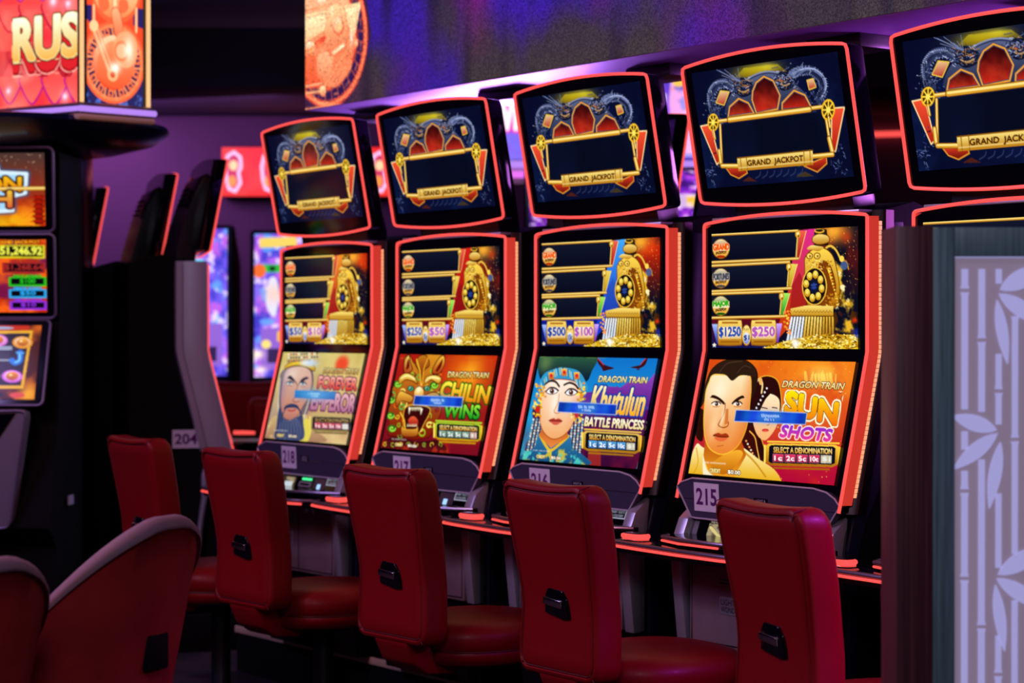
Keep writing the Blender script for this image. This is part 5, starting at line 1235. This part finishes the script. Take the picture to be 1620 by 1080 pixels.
# ================================================================ chairs in front of the machines
def back_outline(n=6):
    """half-width of the chair back against height, rounded corners"""
    return None
def make_chair():
    t = thing('casino_chair', 'x', 'chair')
    z0, z1 = .486, 1.002; H = z1-z0
    def hw(s): return .172+.020*s**1.6+.006*(1-s)**2-.010*math.exp(-((s-.42)/.2)**2)
    def cy(s): return -.37+.060*(s-.45)-.115*max(0, s-.3)**1.5*1.0-.05*max(0, .3-s)   # recline: top goes back
    def spine(s): return -.375-.10*max(0, s-.35)**1.25-.02*max(0, .3-s)
    # outline points in (x, s)
    rc = .052
    def ring(ins, dy):
        pts = []
        segs = 7
        def corner(cx, cz, a0, a1):
            for k in range(segs): a = math.radians(a0+(a1-a0)*k/(segs-1)); pts.append((cx+(rc-ins*.6)*math.cos(a), cz+(rc-ins*.6)*math.sin(a)))
        W = .2
        # bottom-right, up the side, top-right, top-left, down, bottom-left
        r_ = max(.008, rc-ins)
        def c2(sx, zc, a0, a1):
            for k in range(segs):
                a = math.radians(a0+(a1-a0)*k/(segs-1)); x = (W-ins-r_)*sx+r_*math.cos(a); z = zc+r_*math.sin(a); pts.append((x, z))
        zb, zt = z0+ins, z1-ins
        c2(1, zb+r_, -90, 0)
        for k in range(1, 10): pts.append((W-ins, zb+r_+(zt-zb-2*r_)*k/10))
        c2(1, zt-r_, 0, 90)
        for k in range(1, 8): pts.append(((W-ins-r_)*(1-2*k/8), zt))
        c2(-1, zt-r_, 90, 180)
        for k in range(1, 10): pts.append((-(W-ins), zt-r_-(zt-zb-2*r_)*k/10))
        c2(-1, zb+r_, 180, 270)
        for k in range(1, 8): pts.append((-(W-ins-r_)*(1-2*k/8), zb))
        out = []
        for x, z in pts:
            s = (z-z0)/H; x2 = x*hw(max(0, min(1, s)))/.2
            zz = z+.012*max(0, s-.6)/.4*((abs(x)/.2)**2-.55)          # dipped top edge
            out.append((x2, spine(s)+dy, zz))
        return out
    T = .088
    prof = [(.166, .0), (.15, .0), (.13, .0), (.11, .0), (.09, -.0005), (.060, -.001), (.030, -.0035), (.024, .0006), (.019, .0035), (.015, -.002), (.008, .000), (.002, .006), (.0, .016), (.0, T*.5), (.0, T-.022), (.004, T-.008), (.014, T), (.05, T+.004), (.10, T+.006), (.13, T+.007), (.166, T+.007)]
    b = B(); rings = []
    for ins, dy in prof: rings.append([b.b.verts.new(p) for p in ring(ins, dy)])
    n = len(rings[0])
    for A, C in zip(rings[:-1], rings[1:]):
        for i in range(n): b.b.faces.new((A[i], A[(i+1) % n], C[(i+1) % n], C[i]))
    b.b.faces.new(rings[0]); b.b.faces.new(rings[-1][::-1])
    bk = b.obj('backrest', 'leather', t, angle=60)
    B().tube([(x, y+.0012, z) for x, y, z in ring(.0215, 0)], .0016, 6, True).obj('piping', 'piping', bk)
    # seams across the wrap at the corners
    for sx in (-1, 1):
        b = B(); b.tube([(sx*(hw(1)*.84), spine(.96)-.002, z1-.030), (sx*hw(1)*.90, spine(1)+.002, z1-.008), (sx*hw(1)*.92, spine(1)+.03, z1-.001)], .0014, 5)
        b.obj('corner_seam', 'piping', bk); b = B(); b.tube([(sx*(hw(0)*.84), spine(.04)-.002, z0+.030), (sx*hw(0)*.90, spine(0)+.004, z0+.010)], .0014, 5); b.obj('corner_seam', 'piping', bk)
    # recessed grip
    zc = .685; s = (zc-z0)/H; y = spine(s)
    b = B(); b.prism([(-.052, zc-.030), (.030, zc-.042), (.060, zc-.038), (.050, zc+.012), (.034, zc+.034), (-.030, zc+.038), (-.045, zc+.020)], y-.007, y+.010, 'y', .005, 3); b.xf(lambda c: (c.x, c.y+spine((c.z-z0)/H)-y, c.z)); hd = b.obj('handle_cup', 'gloss', bk)
    b = B(); b.prism([(-.052, zc-.006), (.030, zc-.014), (.030, zc+.008), (-.046, zc+.014)], y-.013, y-.004, 'y', .003, 3); b.xf(lambda c: (c.x, c.y+spine((c.z-z0)/H)-y, c.z)); b.obj('handle_grip', 'chrome', hd)
    # seat cushion: domed top, seam, lower band
    cyc = -.06
    b = B().lathe([(0, .548), (.12, .547), (.175, .543), (.205, .534), (.222, .518), (.228, .500), (.226, .478), (.221, .464), (.2185, .461), (.221, .458), (.222, .445), (.214, .424), (.19, .414), (0, .412)], 0, cyc, 48, 1.0, 1.06, 2.5)
    st = b.obj('seat', 'leather', t, angle=60)
    e = 2/2.5
    def sup(r, a, z): 
        c, q = math.cos(a), math.sin(a); return (r*math.copysign(abs(c)**e, c), cyc+r*1.06*math.copysign(abs(q)**e, q), z)
    B().tube([sup(.2215, 2*math.pi*k/64, .461) for k in range(64)], .0022, 6, True).obj('piping', 'piping', st)
    # upholstered tongue joining back and seat
    b = B(); b.prism([(-.372, .60), (-.340, .60), (-.325, .50), (-.290, .440), (-.20, .418), (-.20, .384), (-.300, .392), (-.350, .425), (-.378, .485)], -.085, .085, 'x', .010, 3); b.obj('back_support', 'leather', t, angle=60)
    b = B().lathe([(.10, .412), (.10, .392), (.035, .385), (.035, .10), (.05, .06), (.07, .03), (.07, .012)], 0, cyc, 28); b.obj('pedestal', 'black', t)
    b = B().lathe([(0, 0), (.22, 0), (.225, .006), (.21, .014), (.07, .022), (0, .022)], 0, cyc, 40); b.obj('base', 'black', t)
    return t
cproto = make_chair()
chairs = [(.895, -.445, -.20, 'red leather chair nearest the wooden partition, in front of machine 215 in the picture'), (.022, -.445, -.03, 'red leather chair second from the partition, its top overlapping the blue machine tagged 216'),
          (-.80, -.445, .03, 'red leather chair in the middle of the row, hiding the lower part of machine 217'), (-1.70, -.44, .04, 'red leather chair just left of the bay of machine 218'),
          (-2.43, -.43, -.04, 'red leather chair at the far left end of the row, below the 204 tag')]
for i, (x, y, rz, lab) in enumerate(chairs):
    c = cproto if i == 0 else copy_tree(cproto)
    c.location = (x, y, 0); c.rotation_euler = (0, 0, rz); c.scale = (1, 1, (1, 1, 1, 1.010, 1.018)[i]); c['label'] = lab; c['group'] = 'red leather chairs along the front row'

# ================================================================ tub stools in the left foreground
def make_tub():
    t = thing('tub_stool', 'x', 'chair')
    n = 44; A0 = math.radians(118)
    def rim(a):
        u = min(1, max(0, (abs(a)-.12)/(A0-.12))); e_ = u*u*(3-2*u); return .968-.10*u-.25*e_
    def rad(a, z): return .196+.098*min(1., max(0, (z-.45)/.5))+.012*math.cos(a)
    rings = []
    for k in range(n+1):
        a = -A0+2*A0*k/n; zt = rim(a); zb = .43
        def P(r, z): return (r*math.sin(a), -r*math.cos(a)*.96, z)
        prof = []
        for q in range(9): z = zb+(zt-.027-zb)*q/8; prof.append(P(rad(a, z), z))
        rt = rad(a, zt)
        inner = [P(rt+.004, zt-.024), P(rt+.005, zt-.016), P(rt+.001, zt-.008), P(rt-.008, zt), P(rt-.018, zt+.003), P(rt-.034, zt+.001), P(rt-.048, zt-.008), P(rt-.054, zt-.022)]
        for q in range(6, -1, -1): z = zb+(zt-.022-zb)*q/7; inner.append(P(rad(a, z)-.056, z))
        rings.append((prof, inner))
    bo = B(); bo.grid([p+[i[0]] for p, i in rings]); 
    for e in (0, -1):
        p, i = rings[e]; bo.b.faces.new([bo.b.verts.new(q) for q in (p+i)])
    bo.grid([[r[0][0], r[1][-1]] for r in rings])
    sh = bo.obj('shell', 'velvet', t, angle=60)
    bi = B(); bi.grid([[p[-1]]+i for p, i in rings]); bi.obj('lining', 'lining', t, angle=60)
    zc = .69; a = math.radians(0); y = -rad(0, zc)*.96
    B().box(-.036, .036, y-.008, y+.014, zc-.038, zc+.038, .006).obj('hand_hole', 'matte', sh)
    B().lathe([(0, .50), (.12, .50), (.17, .49), (.19, .47), (.195, .44), (.185, .42), (0, .41)], 0, .0, 36).obj('seat', 'velvet', t)
    B().lathe([(.17, .428), (.20, .40), (.05, .38), (.04, .36), (.04, .06), (.08, .03), (.24, .015), (.25, 0), (0, 0)], 0, 0, 30).obj('pedestal', 'black', t)
    return t
tub = make_tub()
p = at(104, 1000, 4.55); tub.scale = (1, 1, 1.038); tub.location = (p.x, p.y, .0); tub.rotation_euler = (0, 0, VIEWROT+math.radians(62)); tub['label'] = 'red velvet tub stool with lilac rim, the whole one in the left foreground'; tub['group'] = 'tub stools'
tub2 = copy_tree(tub); tub2.scale = (1, 1, 1.0); p = at(-158, 1000, 4.1); tub2.location = (p.x, p.y, .0); tub2.rotation_euler = (0, 0, VIEWROT+math.radians(55)); tub2['label'] = 'red velvet tub stool cut off by the bottom left corner'; tub2['group'] = 'tub stools'

# ================================================================ wooden partition with bamboo light panel
D = 4.0; a = CAM+FWD*D; pt = thing('partition_screen', 'wooden partition with backlit bamboo panel at the right edge', 'partition', (a.x, a.y, 0), VIEWROT)
k_ = D/F_PX
def PX(x): return (x-810)*k_
def PZ(y): return 1.40+(522-y)*k_
B().box(PX(1417.5), PX(1475), -.004, .16, 0, PZ(357.5), .001).obj('post', 'post', pt)
fr = B(); fr.box(PX(1475), PX(1511), .0, .10, 0, PZ(359.5), .0015); fr.box(PX(1511), PX(1900), .0, .10, PZ(405.5), PZ(359.5), .0015); fr.box(PX(1511), PX(1900), .0, .10, 0, .12, .0015); fr.box(PX(1860), PX(1900), .0, .10, .12, PZ(405), .0015)
fr.obj('frame', 'frame', pt)
pn = B().box(PX(1511), PX(1860), .022, .034, .12, PZ(405.5)).obj('light_panel', 'panel', pt)
def bamboo(cx, nodes_, w_=10, skips=()):
    b = B(); y0, y1 = .0185, .0222
    ys = sorted(nodes_)
    segs = []; prev = 425 if cx < 1590 else 500
    for q in ys+[1300]:
        segs.append((prev, q-3)); prev = q+3
    for (ya, yb) in segs:
        parts = [(ya, yb)]
        for (sa, sb) in skips:
            nn = []
            for (u, v) in parts:
                if sb <= u or sa >= v: nn.append((u, v)); continue
                if sa > u: nn.append((u, sa))
                if sb < v: nn.append((sb, v))
            parts = nn
        for (u, v) in parts:
            if v-u < 4: continue
            h = min(6, (v-u)/3); W = w_/2
            top = W+1.6 if abs(u-ya) < .1 and ya != 425 else W; bot = W+1.6 if abs(v-yb) < .1 else W
            P = [(cx-top, u), (cx+top, u), (cx+W, u+h), (cx+W, v-h), (cx+bot, v), (cx-bot, v), (cx-W, v-h), (cx-W, u+h)]
            B().prism([(PX(x), PZ(y)) for x, y in P], y0, y1, 'y').obj('bamboo_cane', 'bamboo', pn, smooth=False)
    b.b.free()
bamboo(1530, [459, 778, 917, 1180], 10, [(648, 683), (712, 746)])
bamboo(1557, [538, 994], 10, [(652, 728)])
bamboo(1584, [619, 1070], 9, [(448, 560), (672, 782), (900, 1008)])
bamboo(1610, [696], 9, [(380, 500), (878, 952)])
def leaf(x0, y0, x1, y1, wd):
    d = Vector((x1-x0, y1-y0)); L = d.length; d.normalize(); nn = Vector((-d.y, d.x)); P = []
    for k in range(13): t_ = k/12; o_ = wd*math.sin(math.pi*t_**.9)**.9 if 0 < k < 12 else 0; P.append((x0+d.x*L*t_+nn.x*o_, y0+d.y*L*t_+nn.y*o_))
    for k in range(11, 0, -1): t_ = k/12; o_ = -wd*math.sin(math.pi*t_**.9)**.9; P.append((x0+d.x*L*t_+nn.x*o_, y0+d.y*L*t_+nn.y*o_))
    B().prism([(PX(x), PZ(y)) for x, y in P], .0165, .0222, 'y').obj('bamboo_leaf', 'bamboo', pn, smooth=False)
for q in ((1581, 681, 1509, 658, 13), (1582, 686, 1511, 744, 12), (1587, 700, 1569, 806, 10), (1586, 458, 1660, 420, 15), (1584, 464, 1660, 515, 13), (1581, 474, 1598, 576, 9), (1583, 911, 1660, 865, 14), (1581, 917, 1660, 965, 13), (1579, 927, 1594, 1033, 9)): leaf(*q)
B().tube([Vector((PX(1511), .0175, PZ(406))), Vector((PX(1860), .0175, PZ(406)))], .0015, 6).obj('panel_light_edge', 'bamboo', pn)

# ================================================================ overhead video wall and soffit
def pl_y(px, Y):
    dx = (px-810)/F_PX; dir_ = FWD+RGT*dx; t_ = (Y-CAM.y)/dir_.y; return CAM.x+t_*dir_.x
LX0 = pl_y(480, 0.0); LX1 = 3.9; LZ0, LZ1 = 2.252, 3.02
vw = thing('video_wall', 'long overhead video wall with clockwork picture at its far end', 'video wall', (LX0, 0, LZ0))
o_ = (-LX0, 0, -LZ0)
B().box(LX0, LX1, .012, .16, LZ0+.035, LZ1, .003).obj('wall_case', 'black', vw, off=o_)
def to_px(p):
    d = Vector(p)-CAM; D_ = d.dot(FWD); return (810+F_PX*d.dot(RGT)/D_, 522-F_PX*d.z/D_)
wq = [((q[0]-470)*5.4, q[1]*5.4) for q in (to_px(c_) for c_ in ((LX0+.002, .008, LZ1), (LX1, .008, LZ1), (LX1, .008, LZ0+.004), (LX0+.002, .008, LZ0+.004)))]
picture_mesh('wall_picture', art_wall(wq), quad_corner((LX0+.002, .008, LZ1), (LX1, .008, LZ1), (LX1, .008, LZ0+.004), (LX0+.002, .008, LZ0+.004)), 'wallscreen', vw, off=o_)
B().box(LX0, LX1, .0125, .53, LZ0+.002, LZ0+.034, .001).obj('soffit', 'soffit', vw, off=o_)
for i, x in enumerate((LX0+.3, LX0+2.0, LX0+4.0, LX1-.6)): B().box(x-.03, x+.03, .25, .31, LZ0+.03, 3.901).obj('hanger', 'black', vw, off=o_)
for m_x in (-1.67, -.835, 0, .835, -2.5):
    b = B(); b.box(m_x-.10, m_x+.12, .19, .34, LZ0-.038, LZ0+.0015, .003); b.obj('bracket', 'black', vw, off=o_)

# ================================================================ left-hand machine, column and hanging sign
mx, my, D = 75, 0, 8.5
pr = at(92, 522, D); lm = thing('slot_machine', 'three-screen slot machine with grey bezels at the left edge, under the lit sign', 'slot machine', (pr.x, pr.y, 0), VIEWROT+math.radians(-4))
kk = D/F_PX
# local x to the right, -y to the viewer; right edge of bezels at x ~ 0 (pixel 92)
def LX(px): return (px-92)*kk
def LZ(py): return 1.40+(522-py)*kk
W3 = .70
B().prism([(.02, .0), (.02, .52), (-.10, .60), (.06, 1.08), (.06, 2.13), (.40, 2.13), (.40, 0)], -W3+.005, -.012, 'x', .006).obj('cabinet', 'matte', lm)
def bezel(name, z0, z1, y0, y1, xr, pic):
    xl = xr-W3
    def P(x, z, d=0): return (x, y0+(y1-y0)*(z-z0)/(z1-z0)+d, z)
    r_ = .022; ring = []
    for cx, cz, a0 in ((xr-r_, z0+r_, -90), (xr-r_, z1-r_, 0), (xl+r_, z1-r_, 90), (xl+r_, z0+r_, 180)):
        for k in range(6): a = math.radians(a0+18*k); ring.append((cx+r_*math.cos(a), cz+r_*math.sin(a)))
    b = B(); A_ = [b.b.verts.new(P(x, z)) for x, z in ring]; C_ = [b.b.verts.new(P(x, z, .05)) for x, z in ring]; b.b.faces.new(A_); b.b.faces.new(C_[::-1])
    for i in range(len(ring)): b.b.faces.new((A_[i], C_[i], C_[(i+1) % len(ring)], A_[(i+1) % len(ring)]))
    h = b.obj(name, 'gloss', lm); B().tube([P(x, z, -.002) for x, z in ring], .006, 8, True).obj('bezel_rim', 'trimline2', h)
    if pic is not None:
        m_ = .036; picture_mesh('screen', pic, quad_corner(P(xl+m_, z1-.022, -.003), P(xr-m_, z1-.022, -.003), P(xr-m_, z0+.024, -.003), P(xl+m_, z0+.024, -.003)), parent=h)
    return h
M['trimline2'] = principled('grey_bezel_rim', (.20, .15, .22), .4, .5); add_bump(M['trimline2'], 60, .05, .0003)
M['greydoor'] = principled('grey_lilac_door', (.20, .17, .22), .5, .05); add_bump(M['greydoor'], 120, .08, .0004)
bezel('top_display', LZ(366), LZ(233), .02, .0, LX(84), art_logo())
bezel('middle_display', LZ(503), LZ(370), .04, .02, LX(84), art_jackpots())
bezel('bottom_display', LZ(640), LZ(506), -.08, .04, LX(76), art_reels())
b = B(); b.prism([(LX(46)-W3*.0, LZ(646)), (LX(54), LZ(650)), (LX(55), LZ(660)), (LX(32), LZ(820)), (LX(24), LZ(832)), (LX(12), LZ(834)), (LX(12)-.6, LZ(834)), (LX(12)-.6, LZ(646))], -.12, -.06, 'y', .006, 3); ld_ = b.obj('belly_door', 'greydoor', lm)
B().tube([(LX(10), -.124, LZ(832)), (LX(24), -.124, LZ(830)), (LX(31), -.124, LZ(820)), (LX(54), -.124, LZ(660)), (LX(52), -.124, LZ(650)), (LX(44), -.124, LZ(648)), (LX(-120), -.124, LZ(652))], .006, 8).obj('door_rim', 'trimline2', ld_)
b = B(); b.prism([(LX(-60), LZ(655)), (LX(38), LZ(652)), (LX(12), LZ(690)), (LX(-60), LZ(690))], -.126, -.12, 'y'); b.obj('door_window', 'gloss', ld_)
b = B().tube([(LX(-12), -.128, LZ(678)), (LX(6), -.128, LZ(677)), (LX(-4), -.128, LZ(688)), (LX(-14), -.128, LZ(688))], .003, 6, True); b.obj('emblem', 'label', ld_)
b = B(); b.box(.002, .007, .13, .20, LZ(803), LZ(788)); b.obj('side_label', 'faintprint', lm)
b = B()
for y_, z_ in ((.10, LZ(780)), (.24, LZ(778)), (.10, LZ(805)), (.24, LZ(803))): b.box(-.012, .001, y_, y_+.008, z_, z_+.008)
b.xf(lambda c: (c.x, c.y, c.z)); b.obj('side_screw', 'chrome', lm)

cl = tag(view_box('support_column', 84, 126, 8.95, 9.25, 0, 2.30, 'column', .01), 'tall navy column behind the left-hand machine, carrying the lit sign', 'column')
# sign box with a corner towards the viewer
c0 = at(130, 172, 8.4); l0 = at(-100, 196, 8.9); r0 = at(235, 175, 8.62)
sg = thing('hanging_sign', 'large lit red sign box with clockwork end panel, top left', 'sign', (c0.x, c0.y, 2.30))
def loc3(p, z): return Vector((p.x-c0.x, p.y-c0.y, z-2.30))
ctr = (l0+r0)/2+FWD*.7; SZ0, SZ1 = 2.298, 2.86
fp = [c0, r0, r0+FWD*.75-RGT*.22, l0+FWD*.75, l0]
def flat(p): return (p.x-c0.x, p.y-c0.y)
B().prism([flat(p) for p in fp], SZ0-2.30+.001, SZ1-2.30, 'z', .004).obj('sign_case', 'black', sg)
def face_pic(name, a, c_, pic):
    n_ = Vector((c_.x-a.x, c_.y-a.y, 0)).cross(Vector((0, 0, 1))).normalized()*.006
    tl = loc3(a, SZ1-.03)+n_; tr_ = loc3(c_, SZ1-.03)+n_; br = loc3(c_, SZ0+.02)+n_; bl = loc3(a, SZ0+.02)+n_
    return picture_mesh(name, pic, quad_corner(tl, tr_, br, bl), 'farscreen', sg)
face_pic('scale_picture', l0, c0-(c0-l0).normalized()*.02, art_scales()); face_pic('clockwork_picture', c0+(r0-c0).normalized()*.02, r0-(r0-c0).normalized()*.03, art_gears())
def rim_path(z, d): 
    n1 = Vector((c0.x-l0.x, c0.y-l0.y, 0)).cross(Vector((0, 0, 1))).normalized()*d; n2 = Vector((r0.x-c0.x, r0.y-c0.y, 0)).cross(Vector((0, 0, 1))).normalized()*d
    return [loc3(l0, z)+n1, loc3(c0, z)+(n1+n2)*.6, loc3(r0, z)+n2]
for z, dd, r_, mt in ((2.290, .030, .026, 'trimline2'), (2.288, .052, .012, 'lilacbar'), (2.258, .034, .014, 'goldedge'), (SZ1-.005, .030, .024, 'trimline2'), (SZ1-.01, .050, .009, 'lilacbar')):
    B().tube(rim_path(z, dd), r_, 8).obj('sign_rim', mt, sg)
for p_ in (c0, r0):
    B().tube([loc3(p_, SZ0+.01)+Vector((.008, -.004, 0)), loc3(p_, SZ1-.03)+Vector((.008, -.004, 0))], .009, 8).obj('corner_light', 'amberbar', sg)
cc = c0+FWD*.52-RGT*.42
b = B().lathe([(.5, .0), (.96, -.035), (.97, -.055), (.88, -.10), (.66, -.14), (.3, -.155), (0, -.155)], cc.x-c0.x, cc.y-c0.y, 40, .70, .70); b.obj('sign_underside', 'column', sg)
for k in (0, 1): hp = c0+FWD*(.35)-RGT*(.5*k+.1); B().box(hp.x-c0.x-.03, hp.x-c0.x+.03, hp.y-c0.y-.03, hp.y-c0.y+.03, SZ1-2.30-.01, 3.901-2.30).obj('hanger', 'black', sg)

# ================================================================ far background
def view_thing(name, label, cat, px, D, z=0, group=None):
    a = CAM+FWD*D+RGT*((px-810)/F_PX*D); return thing(name, label, cat, (a.x, a.y, z), VIEWROT, group)
def far_machine(px0, px1, py0, py1, D, pic, label, mat='farscreen'):
    k2 = D/F_PX; pc = (px0+px1)/2; t = view_thing('portrait_slot_machine', label, 'slot machine', pc, D, 0, 'tall-screen machines by the far wall')
    hw_ = (px1-px0)/2*k2; z1 = 1.40+(522-py0)*k2; z0 = 1.40+(522-py1)*k2
    B().prism([(.03, 0), (.03, .70), (-.02, z0-.03), (.0, z1+.02), (.12, z1+.03), (.42, z1-.2), (.42, 0)], -hw_-.03, hw_+.03, 'x', .02, 3).obj('cabinet', 'matte', t)
    picture_mesh('screen', pic, quad_corner((-hw_, -.006, z1), (hw_, -.006, z1), (hw_, -.030, z0), (-hw_, -.030, z0)), mat, t)
    B().tube([(-hw_-.015, -.004, z1+.01), (hw_+.015, -.004, z1+.01), (hw_+.015, -.034, z0-.01), (-hw_-.015, -.034, z0-.01)], .012, 8, True).obj('screen_rim', 'column', t)
    dk = B().prism([(-hw_-.03, -.02), (-hw_-.03, -.22), (-hw_+.05, -.28), (hw_-.05, -.28), (hw_+.03, -.22), (hw_+.03, -.02)], .72, .78, 'z', .01).obj('player_deck', 'lip', t)
    return t
far_machine(403, 520, 370, 596, 12.9, art_cartoon(3, 230), 'tall blue-purple video slot machine in the gap left of machine 218')
far_machine(268, 360, 362, 594, 12.9, art_cartoon(23, 230), 'tall blue-purple video slot machine half hidden behind machine 204')
for px0, px1, lab, sd in ((838, 932, 'purple-screened slot machine between the tops of machines 216 and 217', 31), (1058, 1160, 'purple-screened slot machine between the tops of machines 215 and 216', 32)):
    far_machine(px0, px1, 270, 395, 11.6, art_purple(sd), lab)
rb = view_thing('banner_sign', 'long red lit banner of white-outlined shapes by the far wall', 'sign', 500, 14.80, 2.345)
k2 = 14.8/F_PX; B().box(-150*k2, 150*k2, .005, .201, .0, .355, .005).obj('banner_case', 'black', rb)
picture_mesh('banner_picture', art_redband(), quad_corner((-149*k2, 0, .350), (149*k2, 0, .350), (149*k2, 0, .005), (-149*k2, 0, .005)), 'farscreen', rb)
bs = view_thing('jackpot_sign', 'wide purple WIN video sign glimpsed between the machine tops', 'sign', 950, 12.0, 2.36)
k2 = 12/F_PX; zt = 1.40+(522-92)*k2-2.36
B().box(-182*k2, 182*k2, .006, .2, 0, zt+.02, .01).obj('sign_case', 'black', bs)
picture_mesh('sign_picture', art_bgsign(), quad_corner((-180*k2, 0, zt), (180*k2, 0, zt), (180*k2, 0, .02), (-180*k2, 0, .02)), 'farscreen', bs)
B().box(-182*k2, 182*k2, -.03, .0, -.025, .012, .004).obj('lower_light', 'lilacbar', bs); B().box(-182*k2, 182*k2, -.05, .05, -.085, -.05, .004).obj('lower_light', 'purplebar', bs)
B().box(-182*k2, 182*k2, .0, .2, -.12, .0, .004).obj('sign_base', 'silver', bs)
for x in (-150, 150): B().box(x*k2-.03, x*k2+.03, .08, .14, zt, 3.901-2.36).obj('hanger', 'black', bs)
# small red neon rod seen right of machine 215
nr = tag(B().tube([(0, 0, 0), (.8, 0, .02)], .02, 8).obj('neon_rod', 'neon'), 'short red neon rod in the dark above and right of machine 215', 'light'); p = at(1330, 214, 14.97); nr.location = p; nr.rotation_euler = (0, 0, VIEWROT)
# red chairs by the far machines
for i, (px, py, D, lab) in enumerate(((388, 603, 12.1, 'red chair back in front of the far blue machine, left one'), (452, 628, 11.5, 'red chair back beside machine 218, right one of the far pair'))):
    c = copy_tree(cproto); p = at(px, py, D); c.location = (p.x, p.y, 0); c.rotation_euler = (0, 0, VIEWROT+.15); c['label'] = lab; c['group'] = 'chairs by the far machines'
    c.scale = (1.15, 1.15, p.z/.99)
# stands in for a farther machine's deck corner and its red light
pd = view_thing('far_deck_corner', 'silver-edged deck corner of a farther machine, with a red light, beside machine 204', 'machine deck', 392, 10.9, 0)
B().prism([(-.08, -.16), (.14, -.14), (.14, .05), (-.10, .05)], .82, .84, 'z', .004).obj('deck_corner_top', 'silver', pd); B().tube([(-.06, -.11, .870), (.0, -.11, .870), (.05, -.11, .867)], .010, 8).obj('shelf_light', 'neon', pd)
B().box(-.02, .06, -.06, .04, 0, .822).obj('deck_corner_leg', 'matte', pd); B().box(-.07, .07, -.13, .0, .839, .861).obj('light_base', 'black', pd)
